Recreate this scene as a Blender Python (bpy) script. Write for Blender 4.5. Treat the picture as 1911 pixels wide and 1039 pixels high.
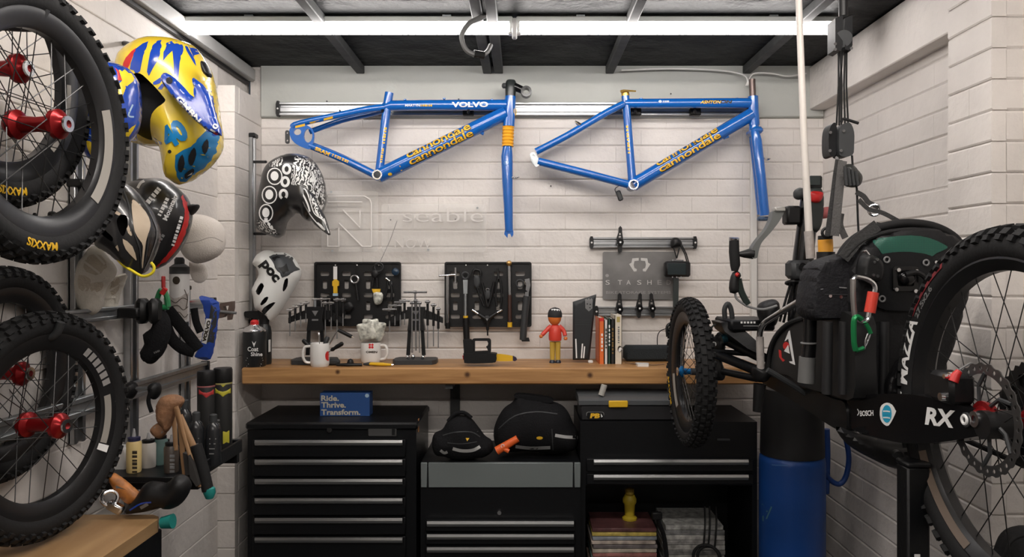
import bpy, bmesh, math, random
from math import sin, cos, pi, sqrt, atan2, radians
from mathutils import Vector, Matrix
from mathutils.bvhtree import BVHTree
from mathutils.geometry import delaunay_2d_cdt
import numpy as np
random.seed(7)
for o in list(bpy.data.objects): bpy.data.objects.remove(o)
SC = bpy.context.scene
COL = SC.collection
V = Vector
# ---------------------------------------------------------------- camera (1911 x 1039 frame)
FPX, CX, CY, CZ = 1365.0, 975.0, 505.0, 1.37
cam = bpy.data.cameras.new('camera'); camo = bpy.data.objects.new('camera', cam); COL.objects.link(camo)
camo.location = (0, 0, CZ); camo.rotation_euler = (pi/2, 0, 0)
cam.sensor_width = 36; cam.lens = FPX/1911*36
cam.shift_x = (955.5-CX)/1911; cam.shift_y = (CY-519.5)/1911
cam.clip_start = 0.05
SC.camera = camo
# ---------------------------------------------------------------- world and exposure
w = bpy.data.worlds.new('world'); SC.world = w; w.use_nodes = True
w.node_tree.nodes['Background'].inputs[0].default_value = (0.75, 0.85, 1, 1)
w.node_tree.nodes['Background'].inputs[1].default_value = 0.05
LAMP_STRENGTH = 26.0
ROOM_LAMP_STRENGTH = 70.0
SC.view_settings.view_transform = 'Standard'; SC.view_settings.look = 'None'
SC.view_settings.exposure = -0.03; SC.view_settings.gamma = 1.0
SC.view_settings.use_curve_mapping = False

# ---------------------------------------------------------------- helpers
def P(px, py, d):
    """point of the place that the photograph shows at pixel px,py, d metres in front of the camera"""
    return V(((px-CX)*d/FPX, d, CZ+(CY-py)*d/FPX))
MATS = {}
def M(name, col=(.5,.5,.5), rough=.5, metal=0, var=0, vs=8, bump=0, bs=60, coat=0, emit=0, trans=0, spec=.5, alpha=1, dist=.01):
    if name in MATS: return MATS[name]
    m = bpy.data.materials.new(name); m.use_nodes = True; nt = m.node_tree; N = nt.nodes; L = nt.links
    b = N['Principled BSDF']; c = (*col, 1)
    b.inputs['Base Color'].default_value = c
    b.inputs['Roughness'].default_value = rough; b.inputs['Metallic'].default_value = metal
    b.inputs['Specular IOR Level'].default_value = spec
    b.inputs['Coat Weight'].default_value = coat; b.inputs['Coat Roughness'].default_value = .12
    b.inputs['Transmission Weight'].default_value = trans; b.inputs['Alpha'].default_value = alpha
    if emit: b.inputs['Emission Color'].default_value = c; b.inputs['Emission Strength'].default_value = emit
    if var or bump: g = N.new('ShaderNodeNewGeometry')
    if var:
        n = N.new('ShaderNodeTexNoise'); n.inputs['Scale'].default_value = vs; n.inputs['Detail'].default_value = 6
        L.new(g.outputs['Position'], n.inputs['Vector'])
        r = N.new('ShaderNodeMapRange'); r.inputs[1].default_value = .3; r.inputs[2].default_value = .7
        r.inputs[3].default_value = 1-var; r.inputs[4].default_value = 1+var*.5
        L.new(n.outputs[0], r.inputs[0])
        x = N.new('ShaderNodeVectorMath'); x.operation = 'SCALE'; x.inputs[0].default_value = col
        L.new(r.outputs[0], x.inputs['Scale']); L.new(x.outputs[0], b.inputs['Base Color'])
    if bump:
        n2 = N.new('ShaderNodeTexNoise'); n2.inputs['Scale'].default_value = bs; n2.inputs['Detail'].default_value = 5
        L.new(g.outputs['Position'], n2.inputs['Vector'])
        bp = N.new('ShaderNodeBump'); bp.inputs['Strength'].default_value = bump; bp.inputs['Distance'].default_value = dist
        L.new(n2.outputs[0], bp.inputs['Height']); L.new(bp.outputs[0], b.inputs['Normal'])
    MATS[name] = m
    return m

class MB:
    """collects shapes in world space, later linked as one mesh"""
    def __init__(s): s.v = []; s.f = []; s.m = []; s.mi = 0
    def add(s, vs, fs):
        n = len(s.v); s.v += [V(p) for p in vs]
        for f in fs: s.f.append([i+n for i in f]); s.m.append(s.mi)
        return s
    def box(s, c, size, R=None, ch=0):
        hx = [t/2 for t in size]; c = V(c); vs = []; idx = {}
        ch = min(ch, min(hx)*.95)
        sg = (-1, 1)
        if ch <= 0:
            for x in sg:
                for y in sg:
                    for z in sg: idx[(x,y,z)] = len(vs); vs.append(V((x*hx[0], y*hx[1], z*hx[2])))
            I = lambda *k: idx[k]
            fs = [[I(-1,-1,-1),I(-1,-1,1),I(-1,1,1),I(-1,1,-1)],[I(1,-1,-1),I(1,1,-1),I(1,1,1),I(1,-1,1)],
                  [I(-1,-1,-1),I(1,-1,-1),I(1,-1,1),I(-1,-1,1)],[I(-1,1,-1),I(-1,1,1),I(1,1,1),I(1,1,-1)],
                  [I(-1,-1,-1),I(-1,1,-1),I(1,1,-1),I(1,-1,-1)],[I(-1,-1,1),I(1,-1,1),I(1,1,1),I(-1,1,1)]]
        else:
            for a in range(3):
                for x in sg:
                    for y in sg:
                        for z in sg:
                            k = (x,y,z); idx[(a,)+k] = len(vs)
                            vs.append(V([k[i]*(hx[i]-(0 if i==a else ch)) for i in range(3)]))
            fs = []
            for a in range(3):
                b, d = (a+1)%3, (a+2)%3
                for sa in sg:
                    q = []
                    for sb, sd in ((-1,-1),(1,-1),(1,1),(-1,1)):
                        k = [0]*3; k[a] = sa; k[b] = sb; k[d] = sd; q.append(idx[(a,)+tuple(k)])
                    fs.append(q if sa > 0 else q[::-1])
                for sb in sg:
                    for sd in sg:      # edge along a, between faces b and d
                        k0 = [0]*3; k0[b] = sb; k0[d] = sd; k1 = list(k0); k0[a] = -1; k1[a] = 1
                        q = [idx[(b,)+tuple(k0)], idx[(b,)+tuple(k1)], idx[(d,)+tuple(k1)], idx[(d,)+tuple(k0)]]
                        fs.append(q if sb*sd < 0 else q[::-1])
            for x in sg:
                for y in sg:
                    for z in sg:
                        q = [idx[(a,x,y,z)] for a in range(3)]
                        fs.append(q if x*y*z > 0 else q[::-1])
        if R is not None: vs = [R @ p for p in vs]
        return s.add([p+c for p in vs], fs)
    def tube(s, pts, r, n=8, closed=False, cap=True, flat=1.0, up=None):
        pts = [V(p) for p in pts]; m = len(pts)
        rs = r if isinstance(r, (list, tuple)) else [r]*m
        vs = []; prev = None
        for i, p in enumerate(pts):
            a = pts[(i-1) % m] if (i or closed) else p
            b = pts[(i+1) % m] if (i < m-1 or closed) else p
            t = (b-a).normalized() if (b-a).length > 1e-9 else V((0,0,1))
            if prev is None:
                u = V(up) if up is not None else (V((0,0,1)) if abs(t.z) < .9 else V((1,0,0)))
            else: u = prev
            u = (u - t*u.dot(t))
            u = u.normalized() if u.length > 1e-6 else t.orthogonal().normalized()
            prev = u; w_ = t.cross(u)
            for k in range(n):
                an = 2*pi*k/n
                vs.append(p + (u*cos(an) + w_*sin(an)*flat)*rs[i])
        fs = []
        for i in range(m if closed else m-1):
            j = (i+1) % m
            for k in range(n):
                l = (k+1) % n
                fs.append([i*n+k, i*n+l, j*n+l, j*n+k])
        if cap and not closed:
            fs.append(list(range(n))[::-1]); fs.append([(m-1)*n+k for k in range(n)])
        return s.add(vs, fs)
    def lathe(s, prof, o, ax=(0,0,1), n=24, closed=False):
        """prof: (radius, height) along axis"""
        ax = V(ax).normalized(); u = ax.orthogonal().normalized(); w_ = ax.cross(u); o = V(o)
        vs = []; m = len(prof)
        for r, h in prof:
            for k in range(n):
                a = 2*pi*k/n; vs.append(o + ax*h + (u*cos(a)+w_*sin(a))*max(r, 1e-5))
        fs = []
        for i in range(m if closed else m-1):
            j = (i+1) % m
            for k in range(n):
                l = (k+1) % n; fs.append([i*n+k, i*n+l, j*n+l, j*n+k])
        if not closed:
            if prof[0][0] > 1e-4: fs.append(list(range(n))[::-1])
            if prof[-1][0] > 1e-4: fs.append([(m-1)*n+k for k in range(n)])
        return s.add(vs, fs)
    def prism(s, poly, w_):
        """poly: 3-D points of a flat outline; extruded by vector w_"""
        n = len(poly); w_ = V(w_); a = [V(p) for p in poly]
        ts = bm_tri(a)
        fs = ts + [[i+n for i in t[::-1]] for t in ts]
        for i in range(n):
            j = (i+1) % n; fs.append([i, j, j+n, i+n])
        return s.add(a+[p+w_ for p in a], fs)
    def ring(s, c, ax, R, r, n=32, k=8):
        ax = V(ax).normalized(); u = ax.orthogonal().normalized(); w_ = ax.cross(u)
        return s.tube([V(c)+(u*cos(2*pi*i/n)+w_*sin(2*pi*i/n))*R for i in range(n)], r, k, closed=True)
    def bvh(s): return BVHTree.FromPolygons(s.v, s.f)
    def xf(s, mtx): s.v = [mtx @ p for p in s.v]; return s

def bm_tri(pts):
    from mathutils.geometry import tessellate_polygon
    return [list(t) for t in tessellate_polygon([pts])]
def base_of(o):
    while o.parent: o = o.parent
    return o.location
def B(mb, name, mat, parent=None, label=None, cat=None, group=None, kind=None, sharp=38, origin=None, recalc=True):
    me = bpy.data.meshes.new(name)
    if parent is not None: off = base_of(parent).copy()
    elif origin is not None: off = V(origin)
    else:
        xs = [p.x for p in mb.v]; ys = [p.y for p in mb.v]; zs = [p.z for p in mb.v]
        off = V(((min(xs)+max(xs))/2, (min(ys)+max(ys))/2, min(zs)))
    me.from_pydata([p-off for p in mb.v], [], mb.f)
    for t in (mat if isinstance(mat, (list, tuple)) else [mat]): me.materials.append(t)
    me.polygons.foreach_set('material_index', mb.m)
    if recalc:
        bm = bmesh.new(); bm.from_mesh(me); bmesh.ops.recalc_face_normals(bm, faces=bm.faces[:]); bm.to_mesh(me); bm.free()
    me.polygons.foreach_set('use_smooth', [True]*len(me.polygons))
    me.set_sharp_from_angle(angle=radians(sharp))
    o = bpy.data.objects.new(name, me); COL.objects.link(o)
    if parent is not None: o.parent = parent
    else: o.location = off
    return tag(o, label, cat, group, kind)
def tag(o, label=None, cat=None, group=None, kind=None):
    if label: o['label'] = label
    if cat: o['category'] = cat
    if group: o['group'] = group
    if kind: o['kind'] = kind
    return o
def T(name, label, cat, loc, group=None):
    o = bpy.data.objects.new(name, None); o.empty_display_size = .05; COL.objects.link(o); o.location = loc
    return tag(o, label, cat, group)
def copy_tree(o, parent=None, mtx=None):
    c = o.copy(); COL.objects.link(c)
    c.parent = parent
    if mtx is not None: c.matrix_world = mtx
    for ch in [k for k in bpy.data.objects if k.parent == o]: copy_tree(ch, c)
    return c
def crom(pts, n=6, closed=True):
    """smooth curve through 2-D / 3-D points"""
    pts = [V(p) if len(p) == 3 else V((p[0], p[1], 0)) for p in pts]; m = len(pts); out = []
    for i in range(m if closed else m-1):
        g = lambda k: pts[k % m] if closed else pts[max(0, min(m-1, k))]
        a, b, c, d = g(i-1), g(i), g(i+1), g(i+2)
        for k in range(n):
            t = k/n
            out.append(.5*((2*b)+(c-a)*t+(2*a-5*b+4*c-d)*t*t+(3*b-a-3*c+d)*t**3))
    if not closed: out.append(pts[-1])
    return out
def C3(pts, n=6): return crom(pts, n, closed=False)
def inside(p, poly):
    c = False; n = len(poly); x, y = p[0], p[1]
    for i in range(n):
        a, b = poly[i], poly[(i+1) % n]
        if (a[1] > y) != (b[1] > y) and x < (b[0]-a[0])*(y-a[1])/(b[1]-a[1])+a[0]: c = not c
    return c
def tri_in(vs, f, outl, holes=()):
    k = (sum(vs[i][0] for i in f)/len(f), sum(vs[i][1] for i in f)/len(f))
    return inside(k, outl) and not any(inside(k, h) for h in holes)
def fillpoly(pts, step, loops=()):
    """2-D constrained triangulation of an outline with inner points; returns verts, tris, distance to the outline"""
    pts = [V((p[0], p[1])) for p in pts]; n = len(pts)
    xs = [p.x for p in pts]; ys = [p.y for p in pts]
    A = np.array([(p.x, p.y) for p in pts]); Bn = np.roll(A, -1, 0)
    gx = np.arange(min(xs)+step/2, max(xs), step); gy = np.arange(min(ys)+step/2, max(ys), step*.87)
    q = np.array([(x+(j % 2)*step/2, y) for j, y in enumerate(gy) for x in gx]) if len(gx) and len(gy) else np.zeros((0,2))
    def dist(Q):
        d = Bn-A; l = (d*d).sum(1)+1e-20
        t = np.clip(((Q[:,None,:]-A[None])*d[None]).sum(2)/l, 0, 1)
        return np.sqrt((((A[None]+t[...,None]*d[None])-Q[:,None,:])**2).sum(2)).min(1)
    if len(q):
        ins = np.zeros(len(q), bool)
        for i in range(n):
            a, b = A[i], Bn[i]
            c = ((a[1] > q[:,1]) != (b[1] > q[:,1])) & (q[:,0] < (b[0]-a[0])*(q[:,1]-a[1])/(b[1]-a[1]+1e-20)+a[0])
            ins ^= c
        q = q[ins]
        if len(q): q = q[dist(q) > step*.45]
    allv = pts+[V((float(x), float(y))) for x, y in q]
    ed = [(i, (i+1) % n) for i in range(n)]
    for lp in loops:
        k0 = len(allv); allv += [V((p[0], p[1])) for p in lp]; ed += [(k0+i, k0+(i+1) % len(lp)) for i in range(len(lp))]
    r = delaunay_2d_cdt(allv, ed, [], 1, 1e-9)
    vs = r[0]; fs = [f for f in r[2] if tri_in(vs, f, pts)]
    D = dist(np.array([(p.x, p.y) for p in vs]))
    return vs, fs, D
def puff(mb, pts, d, th, R=None, step=None, sm=5, back=1.0, tx=0, tz=0, edge=0.0, cuts=()):
    """rounded solid with the outline pts (pixels) at depth d, thickness th, rounding distance R (metres); tx, tz: depth slope"""
    if sm: pts = crom(pts, sm)
    k = d/FPX
    pl = [((p[0]-CX)*k, (CY-p[1])*k) for p in pts]
    xs = [p[0] for p in pl]; zs = [p[1] for p in pl]
    if step is None: step = max(max(xs)-min(xs), max(zs)-min(zs))/22
    lps = [[((p[0]-CX)*k, (CY-p[1])*k) for p in c] for c in cuts]
    vs, fs, D = fillpoly(pl, step, lps)
    ff = [f for f in fs if not any(tri_in(vs, f, c) for c in lps)]     # openings in the front
    Rm = R or max(float(D.max()), 1e-6); mx, mz = sum(xs)/len(xs), sum(zs)/len(zs)
    F = []; Bk = []
    for p, dd in zip(vs, D):
        t = min(dd/Rm, 1); h = th/2*(edge+(1-edge)*sqrt(max(0, 1-(1-t)**2)))
        s_ = 1+((p.x-mx)*tx+(p.y-mz)*tz)/d
        y = d*s_
        F.append(V((p.x*s_, y-h, CZ+p.y*s_))); Bk.append(V((p.x*s_, y+h*back, CZ+p.y*s_)))
    n = len(F); on = [dd < 1e-7 for dd in D]
    if edge == 0:
        mp = [i if on[i] else i+n for i in range(n)]
        mb.add(F+Bk, [list(f) for f in ff]+[[mp[i] for i in f[::-1]] for f in fs])
    else:
        ec = {}
        for f in fs:
            for i in range(len(f)):
                e = (f[i], f[(i+1) % len(f)]); ec[e] = 1
        side = [[a, b, b+n, a+n] for (a, b) in ec if (b, a) not in ec]
        mb.add(F+Bk, [list(f) for f in ff]+[[i+n for i in f[::-1]] for f in fs]+side)
    return mb
# ---- text and flat print
_tc = {}
def text2d(s, bold=0.0, cuts=0, sp=1.0):
    k = (s, bold, sp)
    if k not in _tc:
        cu = bpy.data.curves.new('t', 'FONT'); cu.body = s; cu.size = 1; cu.offset = bold; cu.resolution_u = 3; cu.space_character = sp
        o = bpy.data.objects.new('t', cu); COL.objects.link(o)
        bpy.context.view_layer.update()
        me = bpy.data.meshes.new_from_object(o.evaluated_get(bpy.context.evaluated_depsgraph_get()))
        vs = [(v.co.x, v.co.y) for v in me.vertices]; fs = [list(p.vertices) for p in me.polygons]
        bpy.data.objects.remove(o); bpy.data.meshes.remove(me)
        if vs:
            x0 = min(v[0] for v in vs); x1 = max(v[0] for v in vs); y0 = 0; y1 = max(v[1] for v in vs)
            vs = [((v[0]-x0)/(x1-x0), (v[1]-y0)/(y1-y0)) for v in vs]
        _tc[k] = (vs, fs)
    return _tc[k]
def subdiv2d(vs, fs, stepx, stepy):
    bm = bmesh.new(); bv = [bm.verts.new((x, y, 0)) for x, y in vs]
    for f in fs:
        try: bm.faces.new([bv[i] for i in f])
        except ValueError: pass
    bmesh.ops.triangulate(bm, faces=bm.faces[:])
    xs = [v[0] for v in vs]; ys = [v[1] for v in vs]
    for ax, lo, hi, st in ((0, min(xs), max(xs), stepx), (1, min(ys), max(ys), stepy)):
        if not st: continue
        c = lo+st
        while c < hi:
            co = [0,0,0]; no = [0,0,0]; co[ax] = c; no[ax] = 1
            bmesh.ops.bisect_plane(bm, geom=bm.verts[:]+bm.edges[:]+bm.faces[:], plane_co=co, plane_no=no); c += st
    bm.verts.index_update()
    r = [(v.co.x, v.co.y) for v in bm.verts], [[v.index for v in f.verts] for f in bm.faces]
    bm.free(); return r
CAMP = V((0, 0, CZ))
def onto(mb, tree, vs, fs, off=.0012, maxd=.06):
    """lay a flat print given in photograph pixels onto the surface it is printed on"""
    pts = []
    for x, y in vs:
        dr = (P(x, y, 1)-CAMP).normalized(); h = tree.ray_cast(CAMP, dr)
        pts.append(None if h[0] is None else h[0]-dr*off)
    ok = []
    for f in fs:
        q = [pts[i] for i in f]
        if any(p is None for p in q): continue
        ys = [p.y for p in q]
        if max(ys)-min(ys) > maxd: continue
        ok.append(f)
    mb.add([p or V((0,0,0)) for p in pts], ok)
    used = sorted({i for f in mb.f for i in f}); mp = {u: k for k, u in enumerate(used)}
    mb.v = [mb.v[u] for u in used]; mb.f = [[mp[i] for i in f] for f in mb.f]
    return mb
def ppoly(mb, tree, pts, sm=0, step=6, off=.0012, maxd=.06):
    if sm: pts = crom(pts, sm)
    vs, fs, _ = fillpoly(pts, step)
    return onto(mb, tree, [(p.x, p.y) for p in vs], [list(f) for f in fs], off, maxd)
def ptext(mb, tree, s, a, b, h, bold=.02, slant=0, step=5, off=.0012, sp=1.0, maxd=.06):
    """text from pixel a to pixel b (baseline), cap height h pixels"""
    vs, fs = text2d(s, bold, sp=sp); a = V(a); b = V(b); u = b-a; L = u.length; u = u/L; up = V((u.y, -u.x))
    fl = [(x*L, y*h) for x, y in vs]
    fl, fs = subdiv2d(fl, fs, step, step)
    return onto(mb, tree, [tuple(a+u*(x+slant*y)+up*y) for x, y in fl], fs, off, maxd)
def ftext(mb, s, o, u, v, L, h, bold=.02, off=(0,0,0), sp=1.0, slant=0):
    """text on a flat face: origin o, unit directions u (along) and v (up)"""
    vs, fs = text2d(s, bold, sp=sp); o = V(o)+V(off); u = V(u); v = V(v)
    return mb.add([o+u*(x*L+slant*y*h)+v*(y*h) for x, y in vs], fs)
def circ(x, y, rx, ry=None, n=20, a0=0, a1=2*pi, rot=0):
    ry = ry or rx; out = []
    for i in range(n):
        a = a0+(a1-a0)*i/(n if abs(a1-a0-2*pi) < 1e-6 else n-1)
        p, q = rx*cos(a), ry*sin(a)
        out.append((x+p*cos(rot)-q*sin(rot), y+p*sin(rot)+q*cos(rot)))
    return out
def stroke(pts, w_, closed=False):
    """outline of a pixel-space line of width w_"""
    pts = [V((p[0], p[1])) for p in pts]; l = []; r = []
    n = len(pts)
    for i, p in enumerate(pts):
        a = pts[i-1] if i or closed else p; b = pts[(i+1) % n] if i < n-1 or closed else p
        t = (b-a).normalized(); k = V((-t.y, t.x))*w_/2
        l.append(p+k); r.append(p-k)
    return l, r
def pstroke(mb, tree, pts, w_, closed=False, sm=4, off=.0014, maxd=.06):
    if sm: pts = crom(pts, sm, closed)
    l, r = stroke(pts, w_, closed); n = len(l)
    vs = [tuple(p)[:2] for p in l+r]
    return onto(mb, tree, vs, [[i, (i+1) % n, (i+1) % n+n, i+n] for i in range(n if closed else n-1)], off, maxd)

def TX(root, tree, s, a, b, h, mat, bold=.02, name='lettering', **k):
    m = ptext(MB(), tree, s, a, b, h, bold, **k)
    if m.f: return B(m, name, mat, root, recalc=False)
def DX(root, tree, a, b, h, mat, n=6, **k):
    """print too small to read: a row of short dashes"""
    a = V(a); b = V(b); u = b-a; L = u.length; u = u/L; up = V((u.y, -u.x)); w_ = L/n
    k.setdefault('step', 4)
    for i in range(n):
        c = a+u*(w_*i); e = u*(w_*(.68+.16*((i*7) % 3-1))); v = up*h
        PX(root, tree, [tuple(c), tuple(c+e), tuple(c+e+v), tuple(c+v)], mat, 'printed_dash', **k)
def PX(root, tree, pts, mat, name='printed_patch', **k):
    m = ppoly(MB(), tree, pts, **k)
    if m.f: return B(m, name, mat, root, recalc=False)
def SX(root, tree, pts, w_, mat, name='printed_line', **k):
    m = pstroke(MB(), tree, pts, w_, **k)
    if m.f: return B(m, name, mat, root, recalc=False)
# ---------------------------------------------------------------- materials
paint = M('white_masonry_paint', (.70,.66,.625), .62, var=.10, vs=5, bump=.55, bs=38, dist=.006)
mortar = M('painted_mortar', (.60,.565,.535), .8, var=.12, vs=12, bump=.5, bs=70)
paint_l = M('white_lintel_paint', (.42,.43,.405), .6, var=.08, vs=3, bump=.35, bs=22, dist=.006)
concrete = M('grey_concrete', (.07,.07,.07), .8, var=.3, vs=3, bump=.3, bs=30)
membrane = M('black_roof_membrane', (.006,.007,.0075), .6, bump=.8, bs=5, dist=.05, spec=.2)
joistm = M('dark_timber_joist', (.045,.047,.048), .7, var=.3, vs=20)
alu = M('brushed_aluminium', (.42,.43,.44), .3, .95, var=.1, vs=30)
steel = M('polished_steel', (.72,.72,.73), .2, 1)
gsteel = M('grey_galvanised_steel', (.36,.38,.39), .42, .9, var=.2, vs=20)
blk = M('black_plastic', (.0065,.0065,.007), .45, spec=.35)
blkm = M('black_painted_steel', (.0045,.005,.006), .4, bump=.05, bs=90, spec=.3)
blkr = M('black_rubber', (.010,.010,.0105), .75, spec=.3, bump=.25, bs=130, dist=.003)
blkf = M('black_fabric', (.007,.007,.008), .9, spec=.2, bump=.6, bs=160, dist=.004)
blkg = M('black_gloss', (.005,.005,.0055), .22, coat=.25, spec=.3)
dgrey = M('dark_grey_plastic', (.035,.037,.039), .5, spec=.35)
mgrey = M('mid_grey_plastic', (.17,.17,.17), .6)
foamg = M('grey_foam', (.34,.31,.29), .85, bump=.3, bs=120)
white = M('white_plastic', (.75,.74,.72), .35)
whitep = M('white_print', (.8,.8,.79), .5)
ceram = M('white_ceramic', (.72,.70,.67), .2, coat=.4)
red = M('red_anodised', (.27,.008,.010), .28, .6)
redp = M('red_paint', (.55,.02,.02), .4)
yel = M('yellow_plastic', (.72,.43,.02), .4)
yelp = M('yellow_print', (.80,.47,.03), .45)
yelr = M('tyre_yellow_print', (.72,.42,.01), .6)
orange = M('orange_plastic', (.75,.12,.02), .45)
frameblue = M('gloss_blue_frame_paint', (.005,.105,.42), .22, coat=.7)
hb = M('helmet_blue', (.012,.055,.36), .25, coat=.6)
hb2 = M('helmet_light_blue', (.01,.19,.45), .28, coat=.4)
hy = M('helmet_yellow', (.78,.56,.035), .27, coat=.6)
wht = M('helmet_white', (.84,.85,.83), .35)
oak = None
def wood(name, c1, c2, scale=(2, 26, 26), rough=.5, knots=()):
    m = bpy.data.materials.new(name); m.use_nodes = True; N = m.node_tree.nodes; L = m.node_tree.links; b = N['Principled BSDF']
    g = N.new('ShaderNodeNewGeometry'); mp = N.new('ShaderNodeMapping'); mp.inputs['Scale'].default_value = scale
    L.new(g.outputs['Position'], mp.inputs['Vector'])
    n = N.new('ShaderNodeTexNoise'); n.inputs['Scale'].default_value = 1.6; n.inputs['Detail'].default_value = 8; n.inputs['Distortion'].default_value = .7
    L.new(mp.outputs[0], n.inputs['Vector'])
    r = N.new('ShaderNodeValToRGB'); r.color_ramp.elements[0].position = .3; r.color_ramp.elements[1].position = .72
    r.color_ramp.elements[0].color = (*c1, 1); r.color_ramp.elements[1].color = (*c2, 1)
    L.new(n.outputs[0], r.inputs[0]); src = r.outputs[0]
    for (x, y, z, rad) in knots:
        d = N.new('ShaderNodeVectorMath'); d.operation = 'DISTANCE'; d.inputs[1].default_value = (x, y, z)
        L.new(g.outputs['Position'], d.inputs[0])
        k = N.new('ShaderNodeMapRange'); k.inputs[1].default_value = rad*.3; k.inputs[2].default_value = rad; k.inputs[3].default_value = 1; k.inputs[4].default_value = 0
        L.new(d.outputs['Value'], k.inputs[0])
        x_ = N.new('ShaderNodeMix'); x_.data_type = 'RGBA'; L.new(k.outputs[0], x_.inputs[0]); L.new(src, x_.inputs[6]); x_.inputs[7].default_value = (.07,.028,.01,1)
        src = x_.outputs[2]
    L.new(src, b.inputs['Base Color']); b.inputs['Roughness'].default_value = rough
    bp = N.new('ShaderNodeBump'); bp.inputs['Strength'].default_value = .12; bp.inputs['Distance'].default_value = .004
    L.new(n.outputs[0], bp.inputs['Height']); L.new(bp.outputs[0], b.inputs['Normal'])
    return m

# ================================================================ THE SETTING
D = 3.25
XL, XLP, YP = -1.23, -1.16, 2.95          # left wall, left pier side, left pier front
XR, XRB = 1.336, 1.27                      # right wall, beam fascia
XP, YP0, YP1 = 1.25, 1.95, 2.15            # right pier
ZC = 2.275
def structure(name, mb, mat, parent=None):
    return B(mb, name, mat, parent, kind=None if parent else 'structure')
_bm = {}
def brick_mesh(l, h, chx, ch):
    k = (round(l, 3), h, chx, ch)
    if k not in _bm:
        pr = [(0, -h/2+ch), (0, h/2-ch), (ch*.7, h/2), (.04, h/2), (.04, -h/2), (ch*.7, -h/2)]
        e = chx
        mb = MB(); a = [V((-l/2+(e if y < .001 else 0), y, z)) for y, z in pr]; b = [V((l/2-(e if y < .001 else 0), y, z)) for y, z in pr]
        mb.add(a+b, [[0,1,2,3,4,5],[11,10,9,8,7,6]]+[[i,(i+1)%6,(i+1)%6+6,i+6] for i in range(6)])
        o = B(mb, 'brick', paint, origin=(0,0,0), sharp=15); _bm[k] = o.data; bpy.data.objects.remove(o)
    return _bm[k]
def bricks(wall, o, ang, length, z0, z1, bl, bh, gap=.0035, gapx=.0003, ch=.0045, jit=.0004):
    """courses of single bricks on a wall: o = start on the face, ang = direction along the wall (face normal to its right)"""
    rot = Matrix.Rotation(ang, 4, 'Z'); u = rot @ V((1,0,0)); inn = rot @ V((0,1,0)); row = 0; z = z0
    woff = base_of(wall)
    while z < z1-.01:
        hh = min(bh, z1-z)
        x = -bl/2*(row % 2); rj = random.uniform(-.0014, .0014); rr = random.uniform(-.006, .006)
        while x < length-.005:
            a, b = max(x, 0), min(x+bl, length)
            if b-a > .012:
                me = brick_mesh(b-a-gapx, hh-gap, gapx, ch)
                ob = bpy.data.objects.new('brick', me); COL.objects.link(ob); ob.parent = wall
                c = V(o)+u*((a+b)/2)+V((0,0,z+hh/2))+inn*(rj+random.uniform(-jit, jit))-woff
                ob.matrix_local = Matrix.Translation(c) @ rot @ Matrix.Rotation(rr, 4, 'X')
            x += bl
        z += bh; row += 1
# back wall, lintel
wall_back = structure('wall_back', MB().box((0.09, D+.054, 1.13), (2.6, .1, 2.3)), mortar)
bricks(wall_back, (XLP, D, 0), 0, XR-XLP, .80-.075*6, 2.05, .225, .075)
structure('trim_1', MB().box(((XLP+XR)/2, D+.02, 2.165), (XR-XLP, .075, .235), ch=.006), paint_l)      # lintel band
# left wall and pier
wall_left = structure('wall_left', MB().box((XL-.0535, .2, 1.15), (.1, 6.2, 2.3)), mortar)
bricks(wall_left, (XL, 1.15, 0), pi/2, YP-1.15, .125, 2.20, .335, .11, gap=.0022, gapx=.0003, ch=.003)
pier_l = structure('wall_left_pier', MB().box((XLP-.0535, (YP+D)/2+.004, 1.06), (.1, D-YP-.004, 2.12)), mortar)
bricks(pier_l, (XL-.02, YP, 0), 0, XLP-XL+.02, .14, 2.13, .225, .11, gap=.0022, gapx=.0003, ch=.003)
bricks(pier_l, (XLP, YP+.042, 0), pi/2, D-YP-.044, .14, 2.13, .26, .11, gap=.0022, gapx=.0003, ch=.003)
# right wall, pier, boxed beam
wall_right = structure('wall_right', MB().box((XR+.054, .2, 1.15), (.1, 6.2, 2.3)), mortar)
bricks(wall_right, (XR, D, 0), -pi/2, D-1.3, .055, 2.15, .25, .083)
pier_r = structure('wall_right_pier', MB().box((XP+.056, (YP0+YP1)/2, 1.13), (.1, YP1-YP0-.012, 2.26)), mortar)
bricks(pier_r, (XP, YP1, 0), -pi/2, YP1-YP0, .055, 2.26, .2, .083)
bricks(pier_r, (XP+.041, YP0+.001, 0), 0, .24, .055, 2.26, .225, .083)
structure('trim_2', MB().box(((XRB+XR)/2+.03, (YP1+D)/2, 2.175), (XR-XRB+.06, D-YP1, .19), ch=.004), paint)   # boxed beam on the right
# ceiling
ceil = structure('ceiling', MB().box((0, .2, ZC+.03), (2.8, 6.3, .06)), membrane)
jm = [(-.715,.03),(-.155,.032),(-.105,.032),(.385,.03),(.99,.03)]
for x, wd in jm: B(MB().box((x, 1.9, ZC-.018), (wd*1.2, 2.66, .036), ch=.003), 'joist', joistm, ceil)
structure('trim_3', MB().box((-1.225, .2, 2.238), (.075, 6.1, .055), ch=.004), M('grey_white_timber', (.42,.42,.41), .6, var=.1))
structure('trim_4', MB().box((-1.222, .2, 2.203), (.02, 6.1, .012)), blk)
structure('floor', MB().box((0, .2, -.03), (2.9, 6.3, .06)), concrete)
structure('wall_front', MB().box((0, -2.9, 1.15), (2.8, .1, 2.3)), M('grey_garage_door', (.22,.22,.22), .6))
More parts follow.
